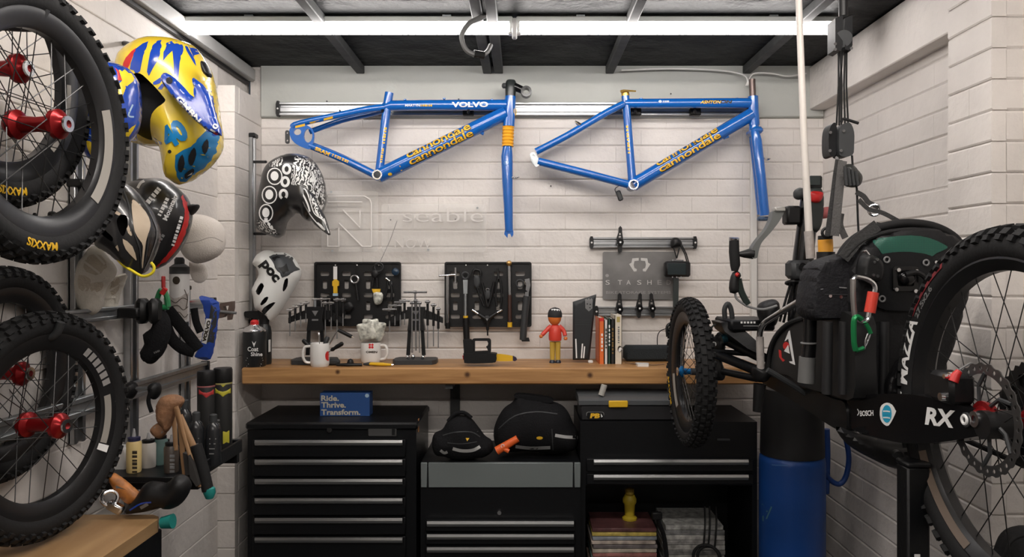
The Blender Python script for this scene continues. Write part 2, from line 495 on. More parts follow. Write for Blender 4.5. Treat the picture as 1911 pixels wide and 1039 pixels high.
# ceiling LED battens
ledm = M('led_diffuser', (1, .95, .92), .4, emit=LAMP_STRENGTH)
ledr = M('led_diffuser_room', (1, .93, .87), .4, emit=ROOM_LAMP_STRENGTH)
house = M('white_batten_housing', (.75,.78,.77), .4)
def batten(x0, x1, y, z, label, dm):
    t = T('led_batten', label, 'ceiling lamp', ((x0+x1)/2, y, z), 'ceiling battens')
    L = x1-x0; c = (x0+x1)/2
    B(MB().box((c, y, z+.024), (L, .05, .022), ch=.004), 'housing', house, t)
    prof = [(-.022,.012),(-.024,-.004),(-.016,-.018),(0,-.023),(.016,-.018),(.024,-.004),(.022,.012)]
    B(MB().prism([(x0+.012, y+a, z+b) for a, b in prof], (L-.024, 0, 0)), 'diffuser', dm, t)
    for x in (x0+.006, x1-.006):
        B(MB().prism([(x-.006, y+a*1.12, z+b*1.12+.003) for a, b in prof], (.012, 0, 0)), 'end_cap', house, t)
    for x in (c-L*.3, c+L*.3): B(MB().box((x, y, z+.035), (.03, .04, .012)), 'clip', gsteel, t)
    return t
batten(-1.2, -.034, 2.6, 2.232, 'long lit strip lamp across the ceiling, left of the joint', ledm)
batten(-.022, 1.115, 2.6, 2.232, 'long lit strip lamp across the ceiling, right of the joint', ledm)
for y in (1.35, -.35):
    for x0, x1, s in ((-.95, -.02, 'left'), (.02, .95, 'right')):
        batten(x0, x1, y, 2.232, 'strip lamp on the ceiling above and behind the photographer, %s of row %s' % (s, 'near' if y > 0 else 'far'), ledr)
# connector clip and the loop of flex
B(MB().box((-.028, 2.6, 2.232), (.05, .03, .05), ch=.005).box((-.028, 2.585, 2.225), (.018, .03, .07), ch=.004), 'lamp_connector', M('clear_connector', (.6,.6,.6), .2), label='clear connector joining the two ceiling strip lamps', cat='connector')
cb = MB().tube(C3([P(905,30,2.5), P(878,42,2.48), P(864,60,2.47), P(862,75,2.47), P(872,95,2.47), P(893,103,2.48), P(908,98,2.5), P(916,84,2.52)], 8), .0085, 8)
t = T('lamp_flex', 'loop of black flex with a plug hanging below the strip lamps', 'cable', P(890, 100, 2.48))
B(cb, 'flex', M('grey_flex', (.10,.10,.10), .5), t)
B(MB().tube([P(884,100,2.475), P(903,103,2.49)], .013, 8), 'plug', blk, t)
# thin cables along the top of the back wall
for i, pts in enumerate([[(1160,131),(1250,128),(1340,131),(1385,139),(1395,150),(1392,160)], [(1395,160),(1405,138),(1440,137),(1470,142),(1505,137)]]):
    B(MB().tube(C3([P(x, y, 3.195) for x, y in pts], 6), .003, 6), 'thin_cable', white, label=('thin white cable running along the lintel to the second frame', 'thin white cable looping from the lintel to the corner')[i], cat='cable')
B(MB().box((P(1407,0,3.23).x, 3.236, 1.52), (.028, .022, 1.06), ch=.003), 'cable_trunking', M('trunking_white', (.66,.645,.62), .5), label='white plastic cable trunking running down the back wall by the corner', cat='trunking')
B(MB().box((P(1413.5,0,3.23).x, 3.243, 1.52), (.006, .012, 1.06)), 'painted_shade_gap', mgrey, bpy.data.objects['cable_trunking'])  # shade gap beside the trunking, put in as a grey strip
# ================================================================ helpers for plates with holes
def rrect(x0, y0, x1, y1, r, n=4):
    out = []
    for cx, cy, a in ((x1-r, y1-r, 0), (x0+r, y1-r, pi/2), (x0+r, y0+r, pi), (x1-r, y0+r, 3*pi/2)):
        for k in range(n+1): out.append((cx+r*cos(a+pi/2*k/n), cy+r*sin(a+pi/2*k/n)))
    return out
def flat_holes(outline, holes):
    vs = [V((p[0], p[1])) for p in outline]; ed = [(i, (i+1) % len(outline)) for i in range(len(outline))]
    for h in holes:
        n = len(vs); vs += [V((p[0], p[1])) for p in h]; ed += [(n+i, n+(i+1) % len(h)) for i in range(len(h))]
    r = delaunay_2d_cdt(vs, ed, [], 1, 1e-7)
    return r[0], [list(f) for f in r[2] if tri_in(r[0], f, outline, holes)]
def plate(mb, outline, holes, d, th, fn=None):
    """flat plate with holes; outline in pixels at depth d (or 2-D metres mapped by fn)"""
    vs, fs = flat_holes(outline, holes)
    fn = fn or (lambda x, y: P(x, y, d))
    A = [fn(p.x, p.y) for p in vs]; n = len(A)
    nn = V((0, th, 0)) if not isinstance(th, Vector) else th
    ec = {(f[i], f[(i+1) % len(f)]) for f in fs for i in range(len(f))}
    mb.add(A+[p+nn for p in A], fs+[[i+n for i in f[::-1]] for f in fs]+[[a, b, b+n, a+n] for a, b in ec if (b, a) not in ec])
    return mb
def L3(pts, d): return [P(x, y, d) for x, y in pts]
def cyl(mb, a, b, r0, r1=None, n=14): return mb.tube([a, b], [r0, r0 if r1 is None else r1], n)
YAX = V((0, 1, 0))

# ================================================================ wall rails (aluminium tracks) and hooks
def rail(name, label, x0, x1, yc, d, hpx=24):
    a, b = P(x0, yc, d), P(x1, yc, d); h = hpx*d/FPX; c = (a+b)/2; L = b.x-a.x
    t = T(name, label, 'rail', (c.x, d, c.z-h/2))
    m = MB().box((c.x, d+.012, c.z), (L, .006, h*.96)); m.box((c.x, d+.004, c.z+h*.40), (L, .016, h*.18), ch=.002)
    m.box((c.x, d+.004, c.z-h*.40), (L, .016, h*.18), ch=.002); m.box((c.x, d+.008, c.z-h*.05), (L, .010, h*.36), ch=.002)
    B(m, 'channel', alu, t)
    for x in (a.x, b.x):
        o = B(MB().prism([V((x+p*.011, d-.006, c.z+q*h*.58)) for p, q in ((-.4,-1),(.4,-1),(.8,-.5),(.8,.5),(.4,1),(-.4,1),(-.8,.6),(-.8,-.6))], (0,.02,0)), 'end_cap', blk, t)
        cyl_ = MB(); cyl(cyl_, V((x, d-.008, c.z)), V((x, d-.004, c.z)), .004, n=10); B(cyl_, 'screw', white, o)
    return t
rail('rail', 'long aluminium rail behind the two blue frames', 519, 1398, 203, 3.212, 25)
rail('rail', 'short aluminium rail above the grey metal sign', 1104, 1297, 452.5, 3.225, 20)
rail('rail', 'short aluminium rail under the grey metal sign', 1113, 1272, 581, 3.225, 18)
def hook(x, y, s, label, d=3.205, tilt=0, short=False):
    """cam hook: hub with a dot, ladder arm above, stub below; s = size in pixels"""
    t = T('rail_hook', label, 'hook', P(x, y+s, d), 'rail hooks')
    R2 = lambda pts: [(x+(p*cos(tilt)-q*sin(tilt))*s, y+(p*sin(tilt)+q*cos(tilt))*s) for p, q in pts]
    m = MB(); c = P(x, y, d); cyl(m, c+YAX*.018, c-YAX*.014, s*.85*d/FPX, s*.75*d/FPX, 20); B(m, 'hub', blkg, t)
    m = MB(); cyl(m, c-YAX*.0141, c-YAX*.0165, s*.22*d/FPX, n=12); B(m, 'screw', white, t)
    if not short:
        m = MB(); plate(m, R2([(-.75,-.2),(-.62,-1.2),(-.3,-2.2),(-.25,-3.2),(.1,-3.6),(.45,-3.2),(.5,-2.2),(.62,-1.2),(.75,-.2)]),
              [R2([(-.3,-.95),(.3,-.95),(.28,-1.4),(-.25,-1.4)]), R2([(-.2,-1.65),(.25,-1.65),(.22,-2.05),(-.12,-2.05)])], d-.004, .014)
        B(m, 'arm', blk, t)
    m = MB(); plate(m, R2([(-.45,.4),(.5,.4),(.5,1.7),(.35,2.2),(-.05,2.3),(-.35,1.9)]), [], d-.006, .018); B(m, 'catch', blk, t)
    return t
hook(1157, 452, 8.5, 'black hook at the left of the rail above the metal sign')
hook(1156, 577, 8.5, 'black hook under the sign, behind the cream book')
hook(1193, 575, 8, 'black hook under the sign, second from the left', tilt=.05)
hook(1217, 575, 8, 'black hook under the sign, rightmost of three', tilt=-.08)
def clamp(x, y, label):
    t = T('frame_cradle', label, 'cradle', P(x, y, 3.19), 'frame cradles')
    B(MB().box(P(x, y, 3.2), (.048, .03, .034), ch=.004), 'block', blk, t)
    B(MB().tube([P(x,y,3.2), P(x,y+1,3.115), P(x,y-3,3.105)], .006, 8), 'peg', blk, t)
clamp(714, 207, 'black cradle behind the seat cluster of the frame with the stem')
clamp(874, 209, 'black cradle under the white lettering of the frame with the stem')
clamp(1186, 209, 'black cradle beside the seat tube of the frame without a stem')
clamp(1297, 209, 'black cradle under the middle of the top tube of the frame without a stem')

# ================================================================ frame with the stem and yellow boot
DF = 3.13; q = DF/FPX
f1 = T('bike_frame', 'blue bicycle frame with a black stem, yellow rubber boot and slim single-leg fork', 'bicycle frame', P(950, 440, DF), 'blue frames on the wall')
allm = MB()
def ftube(root, name, pts, w_, n=14, dd=None, mat=None, sm=0, flat=1.0):
    dd = dd or DF; p3 = [P(p[0], p[1], p[2] if len(p) > 2 else dd) for p in pts]
    if sm: p3 = C3(p3, sm)
    r = [x/2*q for x in w_] if isinstance(w_, (list, tuple)) else w_/2*q
    if sm and isinstance(r, list): r = [r[0]+(r[-1]-r[0])*i/(len(p3)-1) for i in range(len(p3))]
    m = MB().tube(p3, r, n, flat=flat); allm.add(m.v, m.f)
    return B(m, name, mat or frameblue, root)
ftube(f1, 'top_tube', [(716,201),(730,197),(800,196),(945,196)], [18,19.5,19.5,21])
ftube(f1, 'seat_tube', [(726.5,173),(722,200),(707,328)], [16.5,16.5,16])
ftube(f1, 'down_tube', [(707,328),(944,211)], [28,27])
ftube(f1, 'head_tube', [(952.5,180),(949.5,236)], [21,22])
ftube(f1, 'seat_stay', [(716,200,DF-.012),(690,203,DF-.03),(664,208,DF-.035),(560,230,DF-.035),(546,238,DF-.035)], [13,14,14,12,11], sm=4)
ftube(f1, 'seat_stay', [(716,206,DF+.012),(690,213,DF+.03),(640,224,DF+.035),(578,246,DF+.035)], [11,12,12,10], sm=4)
ftube(f1, 'chain_stay', [(578,272,DF-.03),(640,297,DF-.028),(700,326,DF-.012)], [12,13,15], sm=4)
ftube(f1, 'chain_stay', [(578,268,DF+.04),(640,294,DF+.035),(700,325,DF+.012)], [10,11,13], sm=4)
m = MB(); plate(m, crom([(540,243),(548,233),(566,231),(582,240),(586,252),(584,268),(578,278),(565,275),(552,268),(543,258)], 4),
      [circ(575,253,8,13,16), circ(555,246,7,6,14)], DF-.042, .010); allm.add(m.v, m.f); B(m, 'dropout_plate', frameblue, f1)
m = MB(); plate(m, rrect(532,243,540,268,3.5), [circ(536,248,1.6,n=10), circ(536,262,1.9,n=10)], DF-.046, .005); B(m, 'hanger', dgrey, f1)
c = P(707, 328, DF); m = MB(); cyl(m, c-YAX*.036, c+YAX*.036, 10*q, n=24); allm.add(m.v, m.f); B(m, 'bottom_bracket_shell', frameblue, f1)
bb = B(MB().lathe([(9.2*q,0),(9.2*q,-.004),(6.6*q,-.004),(6.6*q,0)], c-YAX*.036, YAX, 24, closed=True), 'bearing_cup', steel, f1)
B(MB().lathe([(0,0),(6.4*q,0),(6*q,-.002),(0,-.003)], c-YAX*.036, YAX, 20), 'bearing', dgrey, bb)
# stem
st = B(MB().tube(L3([(953.5,150),(953.5,154),(953,165),(952.5,181)], DF), [8*q,10*q,10.5*q,9.6*q], 20), 'stem', M('carbon_black', (.02,.024,.024), .3, var=.4, vs=60), f1)
B(MB().tube([P(956,160,DF), P(977,169,DF)], [8*q, 7*q], 12), 'stem_arm', blkg, st)
m = MB().lathe([(10*q,-.022),(10*q,.022),(6.2*q,.022),(6.2*q,-.022)], P(982,172,DF), YAX, 20, closed=True); B(m, 'handlebar_clamp', blkg, st)
B(MB().lathe([(5*q,0),(5*q,.01),(3*q,.014)], P(943,160,DF-.008), V((-1,-.3,0)), 10), 'bolt', dgrey, st)
# rubber boot and single leg fork
pr = []
for i in range(13): pr.append(((11.6 if i % 2 == 0 else 9.8)*q, -i*3.05*q))
B(MB().lathe(pr, P(948.5, 236.5, DF), (0.03,0,1), 20), 'rubber_boot', M('yellow_rubber', (.78,.36,.02), .5), f1)
ftube(f1, 'fork_leg', [(947,272),(946,292),(947,340),(949,400),(950,432)], [17,22,20,16.5,15], n=18)
m = MB(); plate(m, [(942,430),(958,430),(958,438),(955,443),(952,436),(948,436),(947,444),(941,437)], [], DF-.012, .024); B(m, 'fork_dropout', frameblue, f1)
B(MB().tube(L3([(955,331),(964,332),(969,330)], DF-.01), [.005,.004,.003], 8), 'brake_boss', steel, f1)
B(MB().ring(P(945,304,DF-.024), YAX, 4*q, .0012, 16, 6), 'fork_badge', hb2, f1)
for x, y in ((756,186),(829,184),(918,186)): B(MB().box(P(x, y, DF-.01), (.012,.012,.006), ch=.002), 'cable_guide', frameblue, f1)
B(MB().tube(L3([(634,205),(635,210),(639,217)], DF-.035), [.003,.008,.008], 8), 'brake_boss', steel, f1)
B(MB().tube(L3([(894,246),(903,250)], DF), [.006,.007], 8), 'cable_stop', frameblue, f1)
bv = allm.bvh()
shadow = M('dark_print', (.03,.02,.01), .5)
def twice(root, rows, h):
    for (a, b) in rows:
        TX(root, bv, 'cannondale', (a[0]+1.3, a[1]+1.3), (b[0]+1.3, b[1]+1.3), h+.5, shadow, .035, 'lettering_shadow', off=.0008, sp=.94)
        TX(root, bv, 'cannondale', a, b, h, yelp, .012, off=.0018, sp=.94)
twice(f1, (((766,308),(884,252)), ((760.5,294.5),(879,239))), 13.0)
TX(f1, bv, 'VOLVO', (843,199.5), (911,199), 9.5, whitep, .045, off=.0015)
TX(f1, bv, 'MARTYN', (756,198.5), (784,198.5), 4, whitep); DX(f1, bv, (785,198.5), (807,198.5), 3.5, yelp, 6)
TX(f1, bv, 'SRAM', (587,279), (614,291), 6.5, yelp, .05); DX(f1, bv, (619,291), (651,305), 5, yelp, 7)
DX(f1, bv, (718,268), (722,237), 4.5, yelp, 6); DX(f1, bv, (713,303), (717,275), 4, yelp, 7)
for x0, x1, y in ((551,569,233),(577,596,226),(604,621,219)): PX(f1, bv, [(x0,y+2),(x1,y-2.5),(x1,y+2),(x0,y+6)], yelp, step=4)
PX(f1, bv, circ(728,325,4,3), yelp, step=3)
PX(f1, bv, [(745,309),(747,309),(751,318),(748,319)], yelp, step=3)
B(MB().ring(P(961,208,DF), (1,-.3,0), 7*q, .002, 18, 6), 'head_badge', yelp, f1)

# ================================================================ frame without a stem
f2 = T('bike_frame', 'blue bicycle frame with a bare steerer tube and broad twin-bladed fork', 'bicycle frame', P(1425, 411, DF), 'blue frames on the wall')
allm = MB()
ftube(f2, 'top_tube', [(1166,193),(1400,192)], [17.5,19])
ftube(f2, 'seat_tube', [(1167,179),(1170,215),(1180,340)], [15,15,16])
ftube(f2, 'down_tube', [(1181,345),(1403,213)], [25,25])
ftube(f2, 'head_tube', [(1405,180),(1407.5,234)], [19,20])
ftube(f2, 'steerer', [(1403.5,148),(1404.8,181)], 12, mat=M('bare_steerer', (.16,.12,.11), .4, .7))
for s in (-1, 1):
    ftube(f2, 'seat_stay', [(1163,194,DF+s*.015),(1130,211,DF+s*.03),(1060,252,DF+s*.045),(1000,283,DF+s*.05)], [13,13,13,13], sm=4)
    ftube(f2, 'chain_stay', [(1004,301,DF+s*.05),(1080,320,DF+s*.045),(1172,344,DF+s*.02)], [15,14,15], sm=4)
    ftube(f2, 'fork_blade', [(1408,243,DF+s*.035),(1412,262,DF+s*.045),(1420,330,DF+s*.046),(1427,402,DF+s*.046)] if s < 0 else [(1406,243,DF+.035),(1408,262,DF+.045),(1415,330,DF+.046),(1422,400,DF+.046)], [15,19,18,18], n=16)
ftube(f2, 'fork_crown', [(1407,234,DF),(1408,246,DF)], [18,21])
m = MB().box(P(1408,246,DF), (.045,.11,.03), ch=.01); allm.add(m.v, m.f); B(m, 'fork_bridge', frameblue, f2)
B(MB().box(P(1425,408,DF-.046), (.05,.03,.018), ch=.005), 'fork_dropout', M('scuffed_blue', (.08,.13,.22), .5, .4, var=.8, vs=90), f2)
B(MB().tube(L3([(1426,296),(1433,297)], DF-.046)+[P(1437,296,DF-.06)], [.006,.005,.003], 8), 'brake_boss', steel, f2)
m = MB(); plate(m, crom([(989,288),(997,284),(1005,296),(1006,308),(999,311),(994,300)], 3), [circ(995,291,2.5,n=10)], DF-.06, .008); B(m, 'dropout_plate', gsteel, f2)
m = MB(); plate(m, crom([(990,290),(998,287),(1003,300),(1000,310),(993,303)], 3), [], DF+.05, .008); B(m, 'dropout_plate', gsteel, f2)
c = P(1180, 346, DF); m = MB().lathe([(10*q,-.036),(10*q,.036),(7*q,.036),(7*q,-.036)], c, YAX, 24, closed=True); allm.add(m.v, m.f); B(m, 'bottom_bracket_shell', frameblue, f2)
B(MB().lathe([(9.4*q,-.0375),(9.4*q,-.036),(7*q,-.036),(7*q,-.0375)], c, YAX, 24, closed=True), 'shell_face', steel, f2)
gold = M('gold_anodised', (.75,.45,.10), .3, .8)
sc_ = B(MB().lathe([(7.6*q,-.008),(7.6*q,.008)], P(1167,176,DF), (-.05,0,1), 18), 'seat_clamp', gold, f2)
B(MB().tube(L3([(1158,171),(1164,169),(1187,170)], DF-.025), [.006,.005,.003], 8), 'quick_release', gold, sc_)
for x in (1196, 1375): B(MB().box(P(x, 184, DF-.005), (.014,.012,.006), ch=.002), 'cable_guide', frameblue, f2)
B(MB().tube(L3([(1073,226),(1078,230),(1083,234)], DF-.045), [.003,.008,.009], 8), 'brake_boss', steel, f2)
B(MB().tube(L3([(1350,258),(1359,254)], DF), [.006,.008], 8), 'cable_stop', frameblue, f2)
bv = allm.bvh()
twice(f2, (((1233,321.5),(1346,255)), ((1227,309.5),(1340,243.5))), 12.0)
TX(f2, bv, 'ASHTON', (1309,191.5), (1365,192.5), 5.5, shadow, .05, 'lettering_shadow', slant=.3, off=.0008)
TX(f2, bv, 'ASHTON', (1307,193), (1344,193), 5.5, yelp, .03, slant=.3)
DX(f2, bv, (1237,190.5), (1250,190.5), 3, whitep, 4); PX(f2, bv, circ(1232,189,3,2.4), whitep, step=2)
DX(f2, bv, (1176,286), (1172,233), 4, yelp, 9); PX(f2, bv, [(1035,254),(1057,244),(1058,247),(1036,257)], yelp, step=4)
t = T('brake_pad', 'black brake pad dangling on a wire under the frame without a stem', 'brake pad', P(1157, 376, DF))
B(MB().tube(C3(L3([(1158,345),(1148,352),(1150,360),(1154,362)], DF), 4), .0016, 6), 'wire', blk, t)
B(MB().box(P(1156,365,DF), (.022,.014,.046), Matrix.Rotation(-.35,3,'Y'), ch=.005), 'pad', dgrey, t)

# ================================================================ faint acrylic light sign
acr = M('clear_acrylic', (.80,.78,.75), .12, alpha=.16)
neon = M('unlit_white_tube', (.74,.71,.68), .35)
sg = T('acrylic_sign', 'clear acrylic sign with unlit pale tube lettering on the white bricks', 'sign', P(730, 470, 3.21))
m = MB(); plate(m, rrect(600,356,706,470,6), [], 3.205, .005); B(m, 'backing_panel', acr, sg)
m = MB(); plate(m, rrect(712,380,908,470,6), [], 3.205, .005); B(m, 'backing_panel', acr, sg)
nt_ = lambda pts, cl=False: MB().tube(L3(pts, 3.198), .0035, 6, closed=cl)
for pts in ([(611,460),(611,432),(632,425),(632,460)], [(611,460),(632,460)], [(632,416),(676,460),(693,460)], [(640,392),(672,425),(672,392)],
            [(612,366),(680,366)], [(680,366),(690,372),(693,380),(693,459)], [(612,377),(676,377)]):
    B(nt_(pts), 'light_tube', neon, sg)
m = MB(); ftext(m, 'seable', P(752,414,3.2), (1,0,0), (0,0,1), 150*3.2/FPX, 24*3.2/FPX, -.012)
m2 = MB(); n = len(m.v); m2.add(m.v+[p-YAX*.006 for p in m.v], m.f+[[i+n for i in f] for f in m.f])
B(m2, 'lettering', M('pale_tube_letter', (.60,.575,.55), .4), sg)
m = MB(); ftext(m, 'NOW', P(737,463,3.2), (1,0,0), (0,0,1), 68*3.2/FPX, 18*3.2/FPX, -.012); n = len(m.v)
m2 = MB(); m2.add(m.v+[p-YAX*.006 for p in m.v], m.f+[[i+n for i in f] for f in m.f]); B(m2, 'lettering', MATS['pale_tube_letter'], sg)
for x, y in ((618,358),(620,468),(891,388),(799,466)):
    m = MB(); cyl(m, P(x,y,3.21), P(x,y,3.195), .005, n=10); B(m, 'stand_off', gsteel, sg)
for x, y in ((729,410),(850,409),(856,185),(1252,175),(1028,347),(610,189)):
    m = MB(); cyl(m, P(x,y,3.249), P(x,y,3.238 if y > 220 else 3.222), .0035, n=8); B(m, 'wall_screw', dgrey, label={729:'dark screw between the sign logo and its lettering',850:'dark screw behind the sign lettering',856:'dark screw head above the white frame lettering',1252:'dark screw head above the second frame top tube',1028:'dark screw head left of the second frame chain stay',610:'dark screw above the left end of the long rail'}[x], cat='screw')
# ================================================================ worktop
knots = [(P(872,699,2.94).x, 2.94, P(872,699,2.94).z, .016), (P(1101,700,2.94).x, 2.94, P(1101,700,2.94).z, .016), (P(630,694,2.94).x, 2.94, P(630,694,2.94).z, .013), (P(700,684,3.0).x, 3.0, .98, .02)]
oakm = wood('oak_worktop_wood', (.27,.125,.042), (.54,.30,.12), (1.6, 22, 30), .42, knots)
ZB, YB = .98, 2.94
wx0, wx1 = P(450,0,YB).x, P(1430,0,YB).x
B(MB().box(((wx0+wx1)/2, (YB+D)/2-.001, ZB-.034), (wx1-wx0, D-YB-.004, .068), ch=.006), 'worktop', oakm, label='thick oak worktop with knots along the back wall', cat='worktop')
def on(px, d): return V(((px-CX)*d/FPX, d, ZB))       # a spot on the worktop
DB = lambda py: (CZ-ZB)*FPX/(py-CY)                   # depth of the spot of the worktop seen at row py
# ---- spray cans at the left end
can = M('black_can', (.02,.022,.023), .35, .3)
t = T('spray_can', 'black aerosol can with red nozzle and white print at the left end of the worktop', 'spray can', on(475, 2.992)); k = 3.0/FPX
b0 = on(475, 2.992); R_ = 21*k
body = MB().lathe([(R_*.94,0),(R_,.006),(R_,.135),(R_*.97,.142)], b0, n=28); B(body, 'body', can, t)
B(MB().lathe([(R_*.97,.142),(R_*1.0,.146),(R_*.8,.158),(R_*.45,.166),(R_*.4,.17)], b0, n=28), 'steel_shoulder', steel, t)
B(MB().lathe([(R_*.36,.166),(R_*.36,.182),(R_*.2,.19)], b0, n=14), 'nozzle', redp, t)
bv = body.bvh()
TX(t, bv, 'Coat', (462,655), (482,655), 8, whitep, step=3); TX(t, bv, 'Shine', (468,664), (490,664), 7, whitep, step=3); 
for y, x0, x1 in ((668,461,490),(672,459,491),(679,463,488),(683,460,486)): SX(t, bv, [(x0,y),(x1,y)], 1.1, whitep, sm=0)
PX(t, bv, [(470,636),(474,641),(478,636),(474,648)], whitep, step=3)
t = T('spray_bottle', 'black trigger spray bottle behind the aerosol can', 'spray bottle', on(493, 3.062)); b0 = on(493, 3.062); k = 3.07/FPX
B(MB().lathe([(13*k,0),(13.5*k,.01),(13.5*k,.13),(12*k,.155),(7*k,.175),(7*k,.19)], b0, n=24), 'bottle', can, t)
m = MB(); plate(m, crom([(457,581),(490,582),(500,588),(503,596),(494,597),(484,596),(472,594),(458,592)], 3), [], 3.047, .03); B(m, 'trigger_head', blk, t)
B(MB().tube(C3(L3([(470,594),(468,604),(462,612)], 3.062), 4), .004, 8), 'trigger', blk, t)
B(MB().lathe([(9*k,.165),(9*k,.20),(12*k,.225),(10*k,.24)], b0, n=18), 'neck', blk, t)
B(MB().box(P(503,645,3.04), (.002,.02,.05)), 'label_strip', whitep, t)
# ---- mugs
def mug(px, d, rpx, hpx, hs, label):
    t = T('mug', label, 'mug', on(px, d), 'white mugs'); k = d/FPX; r = rpx*k; h = hpx*k; b0 = on(px, d)
    m = MB().lathe([(0,0),(r*.9,0),(r*.96,.004),(r,.015),(r,h-.003),(r*.97,h),(r*.92,h-.003),(r*.90,.01),(0,.008)], b0, n=32)
    B(m, 'cup', ceram, t)
    B(MB().tube(C3([b0+V((hs*r*.95,-.0,h*.85)), b0+V((hs*(r+.022),-.004,h*.82)), b0+V((hs*(r+.03),-.006,h*.5)), b0+V((hs*(r+.02),-.004,h*.2)), b0+V((hs*r*.95,0,h*.14))], 5), .0058, 8), 'handle', ceram, t)
    return t, m.bvh(), b0, r, h
t, bv, b0, r, h = mug(597, 2.995, 17.5, 43, -1, 'plain white mug holding screwdrivers at the front of the worktop')
PX(t, bv, circ(612,664,5,9), redp, 'red_mark', step=3)
def driver(a, b, hl, r, label, mh=blk, ms=steel):
    """screwdriver or hex driver: handle from a, shaft to b"""
    a = V(a); b = V(b); u = (b-a).normalized(); t = T('screwdriver', label, 'screwdriver', b, 'drivers in the plain mug')
    B(MB().lathe([(r*.7,0),(r,.006),(r,hl*.5),(r*.75,hl*.7),(r*.95,hl*.85),(r*.5,hl)], a, u, 12), 'handle', mh, t)
    m = MB(); cyl(m, a+u*hl, b, r*.3, n=8); B(m, 'shaft', ms, t)
mb_ = b0+V((0,0,.03))
driver(P(565,634,3.0), mb_+V((.012,0,0)), .05, .009, 'black handled driver leaning left out of the plain mug')
driver(P(640,640,2.98), mb_+V((-.01,0,0)), .06, .009, 'black handled driver leaning right out of the plain mug')
driver(P(595,620,3.0), mb_+V((0,.005,0)), .012, .006, 'steel rod standing in the plain mug', steel)
driver(P(578,640,3.02), mb_+V((.005,.01,0)), .05, .010, 'short dark driver at the back left of the plain mug', dgrey)
driver(P(612,628,3.02), mb_+V((-.005,.01,0)), .05, .010, 'short dark driver at the back right of the plain mug', dgrey)
t = T('hex_driver', 'T-shaped black hex driver with a steel tip leaning out of the plain mug', 'hex driver', mb_)
B(MB().tube([P(632,616,3.0), P(656,628,2.99)], .008, 10), 'grip', blk, t); B(MB().tube([P(630,617,3.0), P(612,646,3.0)], .0035, 8), 'shaft', steel, t)
B(MB().tube([P(656,628,2.99), P(661,630.5,2.988)], .003, 8), 'tip', steel, t)
t, bv, b0, r, h = mug(692, 3.12, 18.5, 37, 1, 'white mug with a red round emblem, filled with silver wrappers')
for a in range(4):
    PX(t, bv, circ(692.5+3.4*cos(a*pi/2+.8), 645.5+3.4*sin(a*pi/2+.8), 2.3, n=12), redp, 'emblem_piece', step=2)
TX(t, bv, 'OMEN', (683,658.5), (704,658.5), 4, shadow, .04, step=3)
# wrappers: crumpled packets in the mug
foil = M('foil_print', (.62,.62,.55), .35, .2, var=.8, vs=45, bump=.25, bs=45, dist=.004)
for i, (x, y, sx, sy, rt, lab) in enumerate(((684,618,20,20,-.2,'silver printed sachet at the left of the emblem mug'),(699,616,22,22,.25,'silver printed sachet leaning right in the emblem mug'),(691,611,18,20,0,'silver printed sachet standing tallest in the emblem mug'),(704,624,14,14,.5,'small pale sachet over the right rim of the emblem mug'))):
    m = MB(); puff(m, [(x+(a*cos(rt)-b*sin(rt))*sx*.8, y+(a*sin(rt)+b*cos(rt))*sy*.8) for a, b in ((-1,-.9),(-.3,-1),(.2,-.92),(1,-1),(1.02,0),(.9,1),(0,.95),(-.9,1),(-.97,.1))], 3.12+(i-1.5)*.014, .014, sm=3)
    for p in m.v: p += V((random.uniform(-1,1), random.uniform(-1,1), random.uniform(-1,1)))*.0005
    B(m, 'sachet', foil, label=lab, cat='sachet', group='sachets in the emblem mug')
# ---- two hex key stands
def key_stand(px, d, label, side, flip=1):
    t = T('hex_key_stand', label, 'tool stand', on(px, d), 'hex key stands'); k = d/FPX
    py = CY+(CZ-ZB)/k      # row of the base
    m = MB(); b0 = on(px, d)
    B(MB().prism([b0+V((x*k, y, 0)) for x, y in ((-40,-.04),(-34,-.07),(34,-.07),(40,-.04),(40,.03),(34,.06),(-34,.06),(-40,.03))], (0,0,.018)), 'base', dgrey, t)
    for s in (-1, 1):
        m = MB(); plate(m, [(px+s*11,py-14),(px+s*18,py-14),(px+s*13,py-92),(px+s*8,py-92)], [], d-.006, .012); B(m, 'upright', blk, t)
    hd = MB(); plate(hd, [(px-17,py-104),(px+17,py-104),(px+13,py-82),(px+16,py-60),(px-16,py-60),(px-13,py-82)], [], d-.018, .036); B(hd, 'head', blk, t)
    for s in (-1, 1):
        m = MB(); plate(m, [(px+s*14,py-100),(px+s*30,py-94),(px+s*50,py-84),(px+s*50,py-74),(px+s*30,py-80),(px+s*14,py-82)], [], d-.01, .022); B(m, 'arm', blk, t)
    bv = hd.bvh(); PX(t, bv, [(px-6,py-97),(px+6,py-97),(px,py-87)], mgrey, 'triangle_mark', step=4); SX(t, bv, [(px-6,py-80),(px+6,py-80)], 3, mgrey, 'printed_bar', sm=0)
    m = MB(); cyl(m, P(px,py-103,d), P(px,py-116,d), 3*k, n=10); B(m, 'top_post', gsteel, t)
    return py
